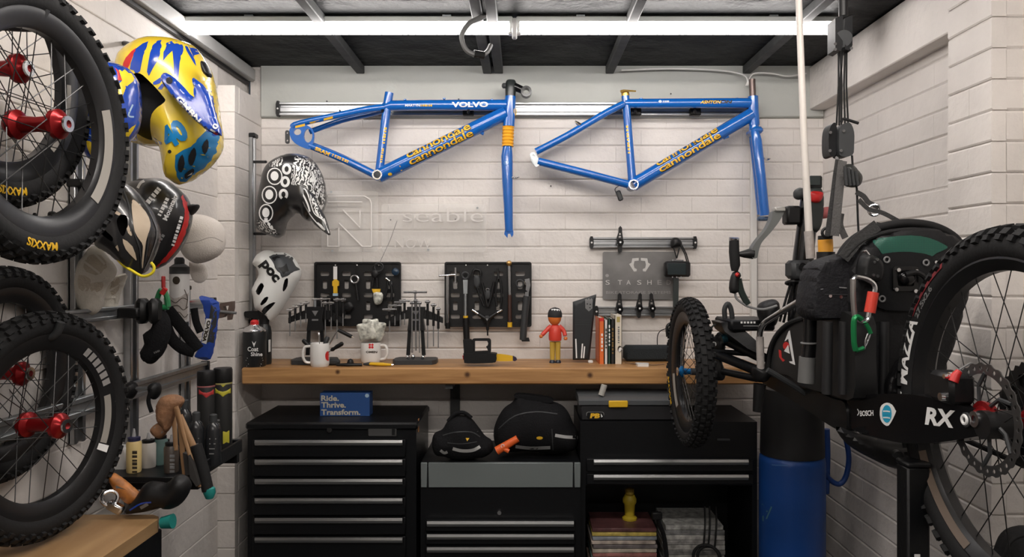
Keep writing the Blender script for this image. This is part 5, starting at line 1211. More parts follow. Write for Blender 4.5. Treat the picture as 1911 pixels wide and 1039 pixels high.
SX(vz, bvv, q5([(600,455),(690,560),(770,622),(870,668)]), 3, redp, 'red_edge', off=.003); PX(vz, bvv, q5(circ(540,312,22)), dark, 'pivot', step=3, off=.003); DX(vz, bvv, q5([(700,395)])[0], q5([(708,325)])[0], 4, lblue, 4, off=.003)
m = MB(); puff(m, q5([(750,200),(775,195),(810,270),(790,292),(760,260)]), 1.86, .04, sm=3); B(m, 'breather', blk, h1)
# second one behind the tyre
h2 = T('full_face_helmet', 'yellow and blue full-face helmet half hidden behind the upper tyre', 'helmet', P(205, 305, 1.72), 'helmets on the walls')
m = MB(); puff(m, [(186,128),(205,117),(225,121),(243,131),(254,150),(258,190),(256,225),(246,252),(226,272),(205,296),(184,306),(166,292),(158,250),(158,200),(170,155)], 1.72, .16, sm=4, step=.010, R=.09); B(m, 'shell', hb, h2); bv = m.bvh()
for pts in ([(222,130),(246,133),(254,148),(238,160),(222,200),(228,225),(222,232),(210,222),(214,206),(210,196),(216,186),(214,165),(228,150)], [(168,205),(174,206),(178,225),(174,238),(162,236),(166,222)], [(160,262),(178,272),(184,296),(170,292)], [(236,246),(254,232),(240,256),(232,258)]): PX(h2, bv, pts, hy, 'painted_patch', sm=2, step=5)
for pts in ([(214,126),(222,132),(228,150),(220,150)],): PX(h2, bv, pts, redp, 'painted_patch', step=4)
SX(h2, bv, [(226,158),(252,140),(258,136)], 4, hy, 'painted_line'); SX(h2, bv, [(248,195),(240,215),(250,218)], 3, lblue, 'painted_line'); SX(h2, bv, [(163,250),(178,256),(192,252)], 2, lblue, 'painted_line')
t = T('helmet_peg', 'black hooked peg above the red rear of the yellow helmet', 'hook', P(228, 100, 2.2)); B(MB().tube(C3([P(228,118,2.27), P(228,84,2.27), P(240,82,2.2), P(248,90,2.1)], 4), .007, 8), 'peg', blk, t)
# road helmet with pale insets
q6 = lambda l: [(130+x/3.584, 320+y/3.584) for x, y in l]
beige = M('pale_beige_panel', (.52,.42,.31), .5); hk = M('helmet_gloss_black', (.014,.014,.015), .3, coat=.4)
h3 = T('road_helmet', 'black vented cycling helmet with pale beige panels and a yellow strap', 'helmet', P(240, 518, 1.88), 'helmets on the walls')
m = MB(); puff(m, q6([(205,480),(215,360),(270,230),(345,110),(385,85),(460,160),(530,260),(575,360),(580,440),(555,540),(500,655),(465,690),(390,640),(290,560),(220,520)]), 1.88, .17, sm=4, R=.07, step=.008, cuts=[scut(q6([(432,340),(450,305),(475,310),(488,360),(480,420),(465,440),(445,400)])), scut(q6([(285,320),(310,335),(360,400),(410,450),(400,475),(350,440),(300,390)]))]); B(m, 'shell', hk, h3); bv = m.bvh()
m2 = MB(); puff(m2, q6([(240,460),(300,260),(400,140),(520,280),(555,440),(480,640),(300,530)]), 1.9, .1, sm=4); B(m2, 'liner', dark, h3)
for pts in ([(415,200),(440,195),(510,270),(540,340),(535,390),(510,470),(490,640),(482,620),(490,500),(470,460),(435,400),(420,300)], [(295,270),(320,265),(370,310),(410,400),(415,430),(390,410),(330,310)], [(355,450),(420,500),(448,590),(430,580),(375,520)], [(240,395),(260,410),(320,490),(326,535),(280,460)]): PX(h3, bv, q6(pts), beige, 'pale_panel', sm=2, step=4, off=.002)
for pts, w_ in (([(415,200),(400,300),(440,430),(470,520),(480,640)], 2.4), ([(530,400),(520,520),(495,650)], 2), ([(360,120),(400,240),(410,400)], 3)): SX(h3, bv, q6(pts), w_, dgrey, 'rib', off=.0025)
SX(h3, bv, q6([(535,270),(578,370),(580,450),(545,560),(500,660)]), 1.4, mgrey, 'shell_edge', off=.002)
B(MB().tube(C3([P(*p, 1.83) for p in q6([(300,548),(350,618),(420,665),(490,700),(550,680),(565,640),(545,608)])], 5), .0036, 8), 'strap', M('strap_yellow', (.75,.62,.02), .5), h3)
p_ = P(240,430,1.93); B(MB().tube([p_, V((XL+.002, 1.93, p_.z+.02))], .006, 8), 'hanging_peg', gsteel, h3)
# black helmet with red edge
h4 = T('open_helmet', 'black helmet with white sponsor lettering and a red rim, behind the road helmet', 'helmet', P(298, 508, 2.08), 'helmets on the walls')
m = MB(); puff(m, q6([(390,110),(450,60),(560,42),(650,60),(720,110),(770,170),(798,260),(790,360),(750,470),(690,560),(600,645),(540,640),(480,560),(420,400),(390,250)]), 2.1, .2, sm=4, step=.009, R=.09); B(m, 'shell', hk, h4); bv = m.bvh()
PX(h4, bv, q6([(745,170),(775,165),(800,260),(792,360),(752,470),(690,555),(600,645),(575,640),(680,520),(745,390),(770,280)]), redp, 'red_rim', sm=2, step=4, off=.002)
DX(h4, bv, q6([(497,262)])[0], q6([(622,112)])[0], 9, whitep, 7, step=3, off=.002)
TX(h4, bv, 'Mountain', q6([(650,330)])[0], q6([(722,165)])[0], 9, whitep, .03, step=3, off=.002); DX(h4, bv, q6([(610,300)])[0], q6([(668,180)])[0], 7, whitep, 6, step=3, off=.002)
DX(h4, bv, q6([(700,500)])[0], q6([(762,300)])[0], 6, whitep, 9, step=3, off=.003); DX(h4, bv, q6([(604,480)])[0], q6([(640,425)])[0], 6, mgrey, 3, step=3, off=.002)
SX(h4, bv, q6([(455,110),(475,75),(500,62)]), 5, whitep, 'white_flash', off=.002)
m = MB(); puff(m, q6([(795,225),(860,220),(850,255),(815,292),(795,280)]), 2.12, .05, sm=2); B(m, 'peak', blk, h4)
# white cap
cp = T('cap', 'plain white cap hanging on the wall right of the black helmet', 'cap', P(385, 492, 2.45)); cm_ = M('cap_cotton', (.66,.61,.56), .85, bump=.2, bs=200)
m = MB(); puff(m, q6([(790,300),(850,285),(930,300),(1000,340),(1030,420),(1020,520),(960,585),(860,615),(800,590),(755,520),(760,400)]), 2.42, .16, sm=4, R=.07); B(m, 'crown', cm_, cp); bv = m.bvh()
SX(cp, bv, q6([(770,480),(860,465),(950,440),(1025,470)]), 1.2, foamg, 'seam'); m = MB(); puff(m, q6([(800,600),(900,620),(925,700),(880,745),(820,720)]), 2.52, .02, sm=3); B(m, 'brim', cm_, cp)
# pair of shoes
sw = M('shoe_white', (.58,.54,.47), .7, bump=.3, bs=80); sbz = M('shoe_beige', (.46,.40,.32), .8, bump=.4, bs=150)
def shoe(out, panels, lines, d, label, th):
    t = T('shoe', label, 'shoe', P(out[0][0], out[0][1], d), 'pair of shoes'); m = MB(); puff(m, out, d, th, sm=4, R=.05, step=.008); B(m, 'upper', sw, t); bv = m.bvh()
    for p in panels: PX(t, bv, p, sbz, 'mesh_panel', sm=2, step=4, off=.0015)
    for p, w_ in lines: SX(t, bv, p, w_, sw, 'overlay_stripe', off=.003)
    PX(t, bv, [(out[0][0]-8,out[0][1]-2),(out[0][0]+8,out[0][1]-2),(out[0][0]+6,out[0][1]+2),(out[0][0]-6,out[0][1]+2)], foamg, 'toe_bumper', step=3)
shoe(q6([(145,962),(80,920),(38,830),(28,720),(60,620),(110,560),(170,490),(240,560),(300,650),(280,720),(230,790),(215,860),(195,930)]), [q6([(130,560),(210,560),(250,640),(160,700),(90,640)]), q6([(60,690),(140,720),(120,800),(60,780)]), q6([(140,750),(220,740),(215,790),(150,810)])], [(q6([(95,600),(200,680)]), 4), (q6([(60,660),(170,700)]), 4), (q6([(150,530),(235,620)]), 4), (q6([(120,860),(165,800),(200,870)]), 4), (q6([(60,850),(110,780)]), 3)], 2.02, 'off-white trail shoe hung toe down, left one of the pair', .1)
shoe(q6([(265,965),(215,925),(205,880),(230,800),(270,730),(330,690),(380,690),(340,800),(315,890),(305,940)]), [q6([(270,740),(330,700),(330,790),(280,830)])], [(q6([(260,800),(330,760)]), 3), (q6([(250,850),(300,840),(310,880)]), 3)], 2.14, 'off-white trail shoe hung toe down, right one of the pair', .09)

# ================================================================ things on the upper rail
t = T('drink_bottle', 'white bottle with black contour lines and dark cap, upright above the rail', 'bottle', P(335, 598, 2.45)); d = 2.45; b0 = P(335, 600, d); k = d/FPX
m = MB().lathe([(16*k,0),(17*k,.006),(17.5*k,88*k),(16*k,90*k)], b0, n=28); B(m, 'bottle', M('bottle_frost', (.52,.51,.50), .4), t); bv = m.bvh()
B(MB().lathe([(17.5*k,89*k),(17.5*k,102*k),(12*k,106*k),(9*k,108*k),(9*k,116*k),(6*k,120*k)], b0, n=24), 'cap', dgrey, t); PX(t, bv, circ(329,523,7,7.5,18), shadow, 'roundel', step=3, off=.0015)
PX(t, bv, [(318,552),(330,556),(345,548),(352,546),(352,600),(318,600)], foamg, 'grey_lower_print', step=4); 
for pts in ([(319,560),(328,565),(340,556),(351,560)], [(319,572),(332,570),(342,578),(351,572)], [(322,588),(334,582),(344,592),(351,586)], [(344,540),(350,556),(347,575)]): SX(t, bv, pts, 1.4, shadow, 'contour_line', off=.002)
t = T('green_clamp', 'green spring clamp gripping the upper rail', 'clamp', P(304, 580, 2.2)); gm = M('clamp_green', (.02,.20,.07), .4); d = 2.2
for pts in ([(294,574),(293,560),(298,545),(301,541)], [(314,572),(312,556),(306,540)], [(294,574),(314,573)]): B(MB().tube(C3(L3(pts, d), 4) if len(pts) > 2 else L3(pts, d), .008, 8), 'jaw', gm, t)
B(MB().box(P(304,562,d+.01), (.02,.02,.02), ch=.003), 'pad', white, t); B(MB().tube(L3([(302,548),(309,538)], d-.01), .008, 8), 'screw', redp, t)
t = T('saddle_bag', 'black saddle bag hanging below the upper rail', 'bag', P(280, 678, 2.2)); m = MB(); puff(m, [(300,575),(313,590),(317,618),(312,640),(303,660),(291,675),(279,679),(268,670),(264,655),(272,640),(270,622),(283,612),(292,592)], 2.2, .08, sm=4); B(m, 'pouch', blkf, t); DX(t, m.bvh(), (288,660), (300,655), 3.5, mgrey, 4)
for i, (x, w_) in enumerate(((266,22),(289,20))):
    B(MB().box(P(x,580,2.17), (w_*2.17/FPX,.05,.075), ch=.012), 'rail_block', blk, label=('large black block clamped on the upper rail, right of the shoes','black block on the upper rail beside the green clamp')[i], cat='clamp')
B(MB().box(P(240,584,2.13), (.06,.02,.03), ch=.004), 'rail_slider', blk, label='flat black slider on the upper rail under the shoes', cat='clamp')
t = T('carry_strap', 'black padded strap looping from the rail to the blue pouch', 'strap', P(350, 655, 2.3))
for pts, w_ in (([(313,578),(335,605),(358,635),(370,652)], .020), ([(308,600),(318,628),(338,648),(362,656)], .019), ([(362,575),(366,600),(374,620)], .012)): B(MB().tube(C3(L3(pts, 2.3), 5), w_, 8, flat=.35), 'webbing', blkf, t)
t = T('blue_pouch', 'blue and grey pouch with a white lettered tag hanging from the upper rail', 'pouch', P(385, 671, 2.55)); bp = M('pouch_blue', (.012,.055,.33), .6)
m = MB(); puff(m, [(372,553),(384,553),(409,564),(407,594),(404,620),(399,650),(393,670),(378,671),(363,664),(372,648),(380,620),(384,593),(378,568)], 2.55, .05, sm=2, R=.012); B(m, 'pouch', bp, t); bv = m.bvh()
PX(t, bv, [(394,568),(410,566),(405,596),(399,640),(382,641),(390,596)], dgrey, 'grey_panel', step=5); PX(t, bv, [(385,594),(395,595),(385,642),(376,639)], whitep, 'white_tag', step=5, off=.0025); TX(t, bv, 'VOLVO', (383.5,638.5), (393,598.5), 6.5, shadow, .06, off=.0035)
for y in (562, 580): B(MB().tube([P(338,y+3,2.56), P(392,y,2.54)], .008, 8), 'steel_rod', steel, t)
t = T('brown_clip', 'brown spring clip at the right end of the upper rail', 'clip', P(422, 597, 2.75)); br = M('clip_brown', (.13,.09,.075), .5)
m = MB(); plate(m, [(410,566),(433,562),(433,575),(428,597),(424,597),(424,582),(416,592),(408,594)], [[(416,572),(427,570),(425,578),(418,580)]], 2.75, .03); B(m, 'body', br, t); B(MB().tube(L3([(384,578),(441,584)], 2.745), .005, 8), 'pin', mgrey, t)
B(MB().box(V((XL+.003, 2.5, P(295,527,2.4).z)), (.006,.02,.04), ch=.002), 'red_tag', redp, label='small red tag on the wall above the green clamp', cat='tag')
# ================================================================ black and white helmets on the pier
q7 = lambda l: [(450+x/5.774, 270+y/5.774) for x, y in l]
hp = T('full_face_helmet', 'black full-face helmet covered in white drawings, hanging beside the blue frame', 'helmet', P(520, 440, 3.0), 'helmets on the walls'); d = 3.02
sil = q7([(170,830),(195,620),(225,450),(260,290),(330,190),(450,120),(560,95),(650,105),(740,140),(820,220),(870,330),(900,450),(910,600),(880,700),(840,760),(745,825),(680,800),(640,750),(580,730),(540,770),(480,830),(450,960),(400,1005),(330,985),(230,950),(175,890)])
m = MB(); puff(m, sil, d, .23, R=.08, sm=3, step=.009); B(m, 'shell', hk, hp); bv = m.bvh()
ink = bpy.data.materials.new('inked_drawing'); ink.use_nodes = True; N = ink.node_tree.nodes; L = ink.node_tree.links
g = N.new('ShaderNodeNewGeometry'); wv = N.new('ShaderNodeTexWave'); wv.inputs['Scale'].default_value = 26; wv.inputs['Distortion'].default_value = 14; wv.inputs['Detail'].default_value = 2; wv.inputs['Detail Scale'].default_value = 1.4
r_ = N.new('ShaderNodeValToRGB'); r_.color_ramp.interpolation = 'CONSTANT'; r_.color_ramp.elements[0].color = (.012,.012,.012,1); r_.color_ramp.elements[1].color = (.72,.72,.7,1); r_.color_ramp.elements[1].position = .45
L.new(g.outputs['Position'], wv.inputs['Vector']); L.new(wv.outputs['Fac'], r_.inputs[0]); L.new(r_.outputs[0], N['Principled BSDF'].inputs['Base Color']); N['Principled BSDF'].inputs['Roughness'].default_value = .4
PX(hp, bv, q7([(600,120),(740,145),(815,225),(865,335),(895,460),(905,600),(870,700),(800,640),(720,480),(640,430),(540,430),(550,280),(560,180)]), ink, 'drawn_panel', sm=2, step=4)
PX(hp, bv, q7([(175,810),(290,830),(340,880),(390,960),(330,980),(230,945),(178,885)]), ink, 'drawn_panel', sm=2, step=4); PX(hp, bv, q7([(300,215),(400,150),(450,140),(430,225),(330,235)]), ink, 'drawn_panel', sm=2, step=4)
for (x, y, rx, ry) in ((362,340,78,88),(305,540,78,92),(268,735,72,92)):
    SX(hp, bv, q7([(x+rx*cos(a)*1.0, y+ry*sin(a)) for a in [2*pi*i/10 for i in range(10)]]), 2.2, whitep, 'ring_outline', closed=True, sm=2)
    PX(hp, bv, q7(circ(x-2, y-4, rx*.55, ry*.58, 16)), whitep, 'white_disc', step=3)
PX(hp, bv, q7([(250,790),(285,790),(290,850),(245,850)]), whitep, 'disc_notch', step=3)
for (x, y) in ((490,262),(474,398),(456,535)): SX(hp, bv, q7([(x+37*cos(a), y+46*sin(a)) for a in [radians(115)+2*pi*i/10*(.82 if y > 500 else 1) for i in range(11 if y > 500 else 10)]]), 5, whitep, 'letter_ring', closed=y < 500, sm=2)
mv = MB(); puff(mv, q7([(560,445),(640,430),(730,470),(790,560),(850,680),(905,770),(965,970),(900,945),(790,860),(740,780),(640,600)]), 2.93, .04, R=.015, sm=2, step=.007); vz = B(mv, 'peak', hk, hp); bvv = mv.bvh()
PX(vz, bvv, q7([(710,480),(780,570),(840,690),(895,780),(940,920),(860,810),(800,730),(750,600)]), ink, 'drawn_panel', step=3, off=.001)
SX(vz, bvv, q7([(600,470),(690,480),(740,600),(790,740),(890,820),(945,950)]), 1.8, whitep, 'white_line'); SX(vz, bvv, q7([(590,480),(680,650),(770,790),(880,910)]), 1.8, whitep, 'white_line'); SX(vz, bvv, q7([(640,500),(680,560),(720,650),(740,720)]), 3, whitep, 'white_line'); SX(vz, bvv, q7([(820,840),(860,870),(900,920)]), 3, whitep, 'white_line')
for y in (302, 436): B(MB().tube([P(472,y,3.12), P(480,y,3.1), P(496,y,3.04)], .006, 8), 'helmet_peg', blk, label='black peg holding the %s helmet on the pier' % ('drawn-on' if y == 302 else 'plain white'), cat='hook'); 
q8 = lambda l: [(440+x/4.33, 450+y/4.33) for x, y in l]
hw_ = T('full_face_helmet', 'white full-face helmet with black lettering and dark crown vents, below the drawn-on one', 'helmet', P(510, 600, 3.02), 'helmets on the walls')
m = MB(); puff(m, q8([(150,160),(190,95),(250,72),(320,85),(400,92),(460,130),(522,232),(505,320),(450,420),(400,500),(340,590),(290,650),(260,610),(205,570),(165,540),(150,450),(140,390),(160,340),(195,270),(180,220),(152,195)]), 3.08, .17, R=.07, sm=3, step=.008,
     cuts=[scut(q8([(215,400),(255,335),(285,360),(245,430)]),2), scut(q8([(252,500),(290,450),(318,445),(300,485),(265,510)]),2), scut(q8([(418,390),(440,310),(462,300),(450,360),(425,400)]),2), scut(q8([(245,560),(320,500),(360,490),(300,560),(258,590)]),2)]); B(m, 'shell', wht, hw_); bv = m.bvh()
m2 = MB(); puff(m2, q8([(200,150),(320,110),(480,220),(440,380),(330,560),(230,560),(180,430),(220,280)]), 3.085, .1, sm=3); B(m2, 'liner', dark, hw_)
vd = M('vent_grey', (.05,.055,.06), .4)
PX(hw_, bv, q8([(268,125),(310,85),(400,95),(460,130),(520,230),(470,245),(420,280),(375,295),(320,220)]), vd, 'dark_crown', sm=1, step=4, off=.002); PX(hw_, bv, q8([(340,215),(410,180),(430,240),(385,265)]), blk, 'vent', sm=1, step=4, off=.003); PX(hw_, bv, q8([(290,135),(330,100),(360,130),(310,160)]), blk, 'vent', sm=1, step=4, off=.003)
TX(hw_, bv, 'poc', q8([(200,182)])[0], q8([(318,335)])[0], 13, blk, .05, step=3, off=.002)
# ================================================================ adaptive trike on the right
tr = T('adaptive_trike', 'black three-wheeled adaptive mountain trike hanging from a hoist on the right', 'trike', (.91, 2.0, .70))
def SP(X): return lambda x, y: P(x, y, X*FPX/(x-CX))
def sidep(name, pts, X, th, mat, sm=3, parent=None, holes=()):
    """panel seen from its left side: outline in pixels on the upright plane X, thickness to the right"""
    m = MB(); o = [(p.x, p.y) for p in crom(pts, sm)] if sm else pts
    plate(m, o, list(holes), 0, V((th,0,0)), SP(X)); ob = B(m, name, mat, parent or tr); return ob, m
# wheels
fw = wheel(P(1287,693,2.54), .258, .060, -1, tr, 'front_wheel', flange=.02, hubw=.035, hubm=M('blue_anodised', (.01,.16,.42), .3, .7), text=[('MAXXIS', radians(221), .105, .215, .016, yelr, True)], stripe=[(radians(190), radians(230), .178, .194, rimd)], nsp=28)
wheel(V((1.235, 2.54, P(0,693,2.54).z)), .258, .060, -1, tr, 'front_wheel', hubm=MATS['blue_anodised'], nsp=28)
rc = P(1888,782,1.36)
rw = wheel(rc, .362, .070, -1, tr, 'rear_wheel', hubm=red, nsp=32, hubw=.06, flange=.032, bead=.83, deep=.765,
      text=[('MAZZA', radians(177), .155, .310, .027, whitep, False), ("E'", radians(186), .03, .310, .025, whitep, False), ('27.5x2.6', radians(147), .09, .312, .010, mgrey, False)],
      stripe=[(radians(120), radians(148), .326, .338, M('dark_red_print', (.16,.01,.015), .6)), (radians(205), radians(250), .284, .298, M('painted_rim_reflection', (.13,.095,.07), .4))], nk=60, knob=.007)  # brown band on the rear rim is a reflection put into the colour
# brake disc and cassette
def yz(c, x): return lambda a, b: V((x, c.y+a, c.z+b))
m = MB(); hl = [circ(0,0,.084,n=48)]+[circ(.094*cos(2*pi*i/30), .094*sin(2*pi*i/30), .0042, n=8) for i in range(30)]
plate(m, [((.102+.003*(i%4 > 1))*cos(2*pi*i/96), (.102+.003*(i%4 > 1))*sin(2*pi*i/96)) for i in range(96)], hl, 0, V((.002,0,0)), yz(rc, rc.x-.052)); ds = B(m, 'brake_disc', M('disc_steel', (.13,.13,.13), .4, .9), tr)
for i in range(6):
    a = 2*pi*i/6; f_ = yz(rc, rc.x-.051); B(MB().tube([f_(.028*cos(a), .028*sin(a)), f_(.062*cos(a+.25), .062*sin(a+.25)), f_(.087*cos(a+.55), .087*sin(a+.55))], .004, 6), 'spider_arm', dgrey, ds)
B(MB().lathe([(.034,-.003),(.034,.003),(.014,.006)], V((rc.x-.052,rc.y,rc.z)), (-1,0,0), 18), 'disc_carrier', red, ds)
cs = None
for i, r_ in enumerate((.105,.092,.078,.064)):
    m = MB(); nt = 34-i*5
    plate(m, [((r_+(.004 if k % 2 else -.002))*cos(pi*k/nt), (r_+(.004 if k % 2 else -.002))*sin(pi*k/nt)) for k in range(2*nt)], [circ((r_*.72)*cos(2*pi*k/12), (r_*.72)*sin(2*pi*k/12), r_*.13, n=8) for k in range(12)]+[circ(0,0,.03,n=16)], 0, V((.003,0,0)), yz(rc, rc.x+.045+i*.008))
    B(m, 'sprocket', M('sprocket_dark', (.06,.06,.06), .35, .9), tr)
B(MB().tube([V((rc.x+.055,rc.y,rc.z-.10)), V((.93,1.68,1.02))], .006, 8), 'chain', M('chain_dark', (.04,.04,.04), .4, .8), tr)
B(MB().tube(C3([V((rc.x+.07,rc.y-.02,rc.z-.06)), V((rc.x+.08,rc.y-.01,rc.z-.16)), V((rc.x+.075,rc.y+.04,rc.z-.25))], 4), .022, 8, flat=.4), 'derailleur', blk, tr)
# swing arm with lettering
dS = lambda x: 1.001/((x-CX)/FPX+.115); fS = lambda x, y: P(x, y, dS(x))
so = crom([(1586,742),(1640,735),(1700,736),(1760,748),(1820,764),(1846,776),(1850,792),(1846,808),(1800,818),(1740,826),(1680,826),(1625,812),(1590,800),(1580,770)], 4)
m = MB(); plate(m, [(p.x,p.y) for p in so], [], 0, V((.035,0,0)), fS); sa = B(m, 'swing_arm', blkg, tr); bv = m.bvh()
TX(sa, bv, 'BOSCH', (1605,776), (1630,775), 10, whitep, .03, sp=.95); SX(sa, bv, [(1600,763),(1603,769),(1600,775)], 1.6, whitep, 'bosch_mark')
cy = M('cyan_print', (.02,.35,.55), .5)
PX(sa, bv, [(1642,766),(1645,756),(1655,751),(1665,755),(1671,765),(1672,768),(1666,782),(1658,794),(1650,792),(1643,782)], whitep, 'round_badge', sm=2, step=5); PX(sa, bv, circ(1655,772,9,16.5,20), cy, 'badge_disc', step=4, off=.002)
for y in (767,773,779): SX(sa, bv, [(1648,y),(1656,y),(1661,y+1)], 2.4, whitep if y != 773 else cy, 'badge_bar', sm=0, off=.003)
TX(sa, bv, 'RX', (1726,790), (1779,797), 31, whitep, .04, step=6); 
for y in (786,791): SX(sa, bv, [(1724,y),(1782,y+7)], 1.6, blkg, 'print_gap', sm=0, off=.002)
m = MB(); c_ = fS(1805,783); cyl(m, c_+V((-.004,0,0)), c_, .014, n=18); B(m, 'axle_cap', dgrey, tr); m = MB(); m.ring(c_+V((-.005,0,0)), (1,0,0), .008, .003, 16, 6); B(m, 'axle_ring', whitep, tr)
m = MB(); c_ = fS(1838,792); cyl(m, c_+V((-.006,0,0)), c_+V((.05,0,0)), .026, n=20); B(m, 'axle_boss', blk, tr)
# caliper
B(MB().box(P(1776,722,1.44), (.05,.08,.06), ch=.008), 'brake_caliper', blk, tr)
for x, y in ((1773,740),(1797,741)): m = MB(); c_ = P(x,y,1.42); cyl(m, c_+V((-.02,0,0)), c_, .008, n=12); B(m, 'bolt', steel, tr)
B(MB().tube([P(1779,712,1.40), P(1784,700,1.40), P(1790,692,1.4)], [.009,.008,.006], 10), 'banjo', redp, tr); B(MB().tube(C3(L3([(1790,690),(1800,684),(1812,678),(1822,684)], 1.42), 4), .002, 6), 'brake_hose', mgrey, tr)
for i in range(3): B(MB().lathe([(.005,-.005),(.005,.005)], P(1766+9*i,702-3*i,1.41), (1,0,0), 8), 'bleed_screw', steel, tr)
m = MB(); puff(m, [(1560,796),(1600,808),(1660,822),(1706,826),(1712,850),(1700,868),(1670,874),(1625,855),(1580,828)], 1.77, .08, sm=3, R=.03); B(m, 'motor', M('motor_black', (.006,.006,.0065), .5), tr)
m = MB(); c_ = P(1672,846,1.72); cyl(m, c_+V((-.004,-.02,0)), c_, .01, n=14); B(m, 'motor_bolt', dgrey, tr); B(MB().ring(P(1709,819,1.66), (1,-1,0), .012, .002, 18, 6), 'cable_ring', mgrey, tr)
# frame beam
sidep('main_beam', [(1410,682),(1440,688),(1500,718),(1550,742),(1576,752),(1580,790),(1576,806),(1552,796),(1520,775),(1470,742),(1420,712)], .79, .03, M('beam_black', (.006,.0065,.007), .4))
B(MB().tube(L3([(1432,690),(1490,725),(1540,762),(1570,770)], 2.05), .008, 8), 'battery_cable', dgrey, tr)
m = MB(); cyl(m, P(1418,716,2.3), P(1413,768,2.3), .02, .014, 12); B(m, 'lower_strut', blk, tr)
m = MB(); puff(m, [(1403,686),(1416,680),(1432,684),(1436,700),(1426,712),(1408,710)], 2.3, .08, sm=3); B(m, 'frame_node', blk, tr)
# rear face: backrest, plates, mesh
m = MB(); puff(m, [(1562,520),(1574,478),(1600,448),(1640,428),(1695,419),(1745,426),(1780,448),(1797,486),(1796,540),(1780,600),(1755,680),(1725,745),(1640,748),(1590,740),(1570,660),(1562,590)], 1.82, .12, R=.025, sm=3, step=.016); bk = B(m, 'backrest', M('seat_black', (.006,.006,.007), .6, spec=.35, bump=.2, bs=90), tr); bv = m.bvh()
gmesh = M('green_mesh', (.012,.085,.06), .5)
N = gmesh.node_tree.nodes; L = gmesh.node_tree.links; g = N.new('ShaderNodeNewGeometry'); mp = N.new('ShaderNodeMapping'); mp.inputs['Rotation'].default_value = (0, radians(45), 0); vo = N.new('ShaderNodeTexChecker'); vo.inputs['Scale'].default_value = 520; vo.inputs['Color1'].default_value = (.012,.13,.085,1); vo.inputs['Color2'].default_value = (.008,.03,.025,1)
L.new(g.outputs['Position'], mp.inputs[0]); L.new(mp.outputs[0], vo.inputs['Vector']); L.new(vo.outputs[0], N['Principled BSDF'].inputs['Base Color'])
PX(bk, bv, [(1628,448),(1660,442),(1700,439),(1735,444),(1762,456),(1768,463),(1748,472),(1736,480),(1722,474),(1690,470),(1660,471),(1648,475),(1640,464)], gmesh, 'green_mesh_panel', sm=2, step=5, off=.002)
B(MB().tube(C3(L3([(1560,505),(1572,470),(1598,443),(1640,425),(1695,416),(1748,424),(1786,448),(1802,488)], 1.80), 6), .0105, 10), 'backrest_hoop', blkr, tr)
B(MB().tube(C3(L3([(1578,480),(1606,452),(1645,436),(1695,429),(1742,434),(1772,450)], 1.775), 6), .006, 8), 'backrest_piping', blkr, bk)
po = MB(); plate(po, [(p.x,p.y) for p in crom([(1644,478),(1665,471),(1700,470),(1735,476),(1741,490),(1738,560),(1730,578),(1690,580),(1640,574),(1636,540),(1640,500)], 3)], [], 1.745, .02); pl_ = B(po, 'mount_plate', blkm, tr)
for x, y in ((1655,484.5),(1728.5,490),(1646.5,557.5),(1720.5,561.5)): m = MB(); m.ring(P(x,y,1.742), YAX, .0065, .0022, 18, 6); B(m, 'plate_bolt', mgrey, pl_)
m = MB(); plate(m, rrect(1667,497,1714,543,5), [rrect(1676,506,1706,534,4)], 1.738, .008); br_ = B(m, 'bracket_frame', blkg, tr)
for x, y in ((1676.5,503.5),(1710,506),(1672.5,540),(1708.5,543)): m = MB(); c_ = P(x,y,1.737); cyl(m, c_-YAX*.003, c_, .0046, n=12); B(m, 'bracket_bolt', steel, br_)
m = MB(); puff(m, [(1678,512),(1692,506),(1706,510),(1708,524),(1694,534),(1680,528)], 1.735, .03, sm=3); B(m, 'latch', blkg, br_); B(MB().tube(C3(L3([(1690,512),(1708,508),(1722,514),(1732,526)], 1.72), 4), .006, 8), 'latch_lever', blk, br_)
for x, y in ((1746,489),(1746,523),(1757,523)): m = MB(); c_ = P(x,y,1.755); cyl(m, c_-YAX*.004, c_, .004, n=10); B(m, 'rivet', steel, bk)
m = MB(); puff(m, [(1606,478),(1622,474),(1642,486),(1646,505),(1640,525),(1618,528),(1600,515)], 1.735, .05, sm=2, R=.012); pod = B(m, 'buckle_pod', blk, tr)
for x, y in ((1631,489),(1636,484),(1629,513),(1637,515)): m = MB(); c_ = P(x,y,1.712); cyl(m, c_-YAX*.004, c_+YAX*.01, .0035, n=10); B(m, 'pod_rivet', steel, pod)
B(MB().tube(L3([(1608,470),(1615,468),(1621,476)], 1.72), .004, 8), 'pod_hook', steel, pod)
# seat side, bag, fender with triangle emblem
sidep('fender', [(1428,700),(1430,662),(1442,628),(1466,602),(1500,587),(1540,580),(1590,590),(1595,660),(1592,742),(1550,736),(1500,722),(1455,706)], .775, .05, M('fender_black', (.009,.009,.0095), .5)); fd = bpy.data.objects['fender']
fb, fm_ = sidep('fender_panel', [(1440,690),(1444,655),(1456,628),(1478,608),(1505,600),(1500,650),(1492,708),(1470,700)], .767, .008, M('fender_panel_black', (.012,.0125,.013), .45), 3, fd); bv = fm_.bvh()
PX(fd, bv, [(1471.5,618),(1474,616),(1484,681),(1474,677),(1472.5,674),(1479,674),(1471,632),(1464,637)], whitep, 'triangle_emblem', step=5); PX(fd, bv, circ(1467,645,6,7.5,14), redp, 'red_wedge', step=4, off=.002); PX(fd, bv, [(1453,652),(1458,654),(1459,667),(1465,672),(1461,675),(1454,666)], redp, 'red_arc', step=4, off=.002); PX(fd, bv, [(1463,655),(1471,643),(1474,660)], whitep, 'white_wedge', step=4, off=.0025)
B(MB().tube(C3([SP(.765)(x, y) for x, y in ((1434,690),(1438,655),(1450,626),(1472,604),(1502,592))], 5), .007, 8), 'fender_edge', blkr, fd)
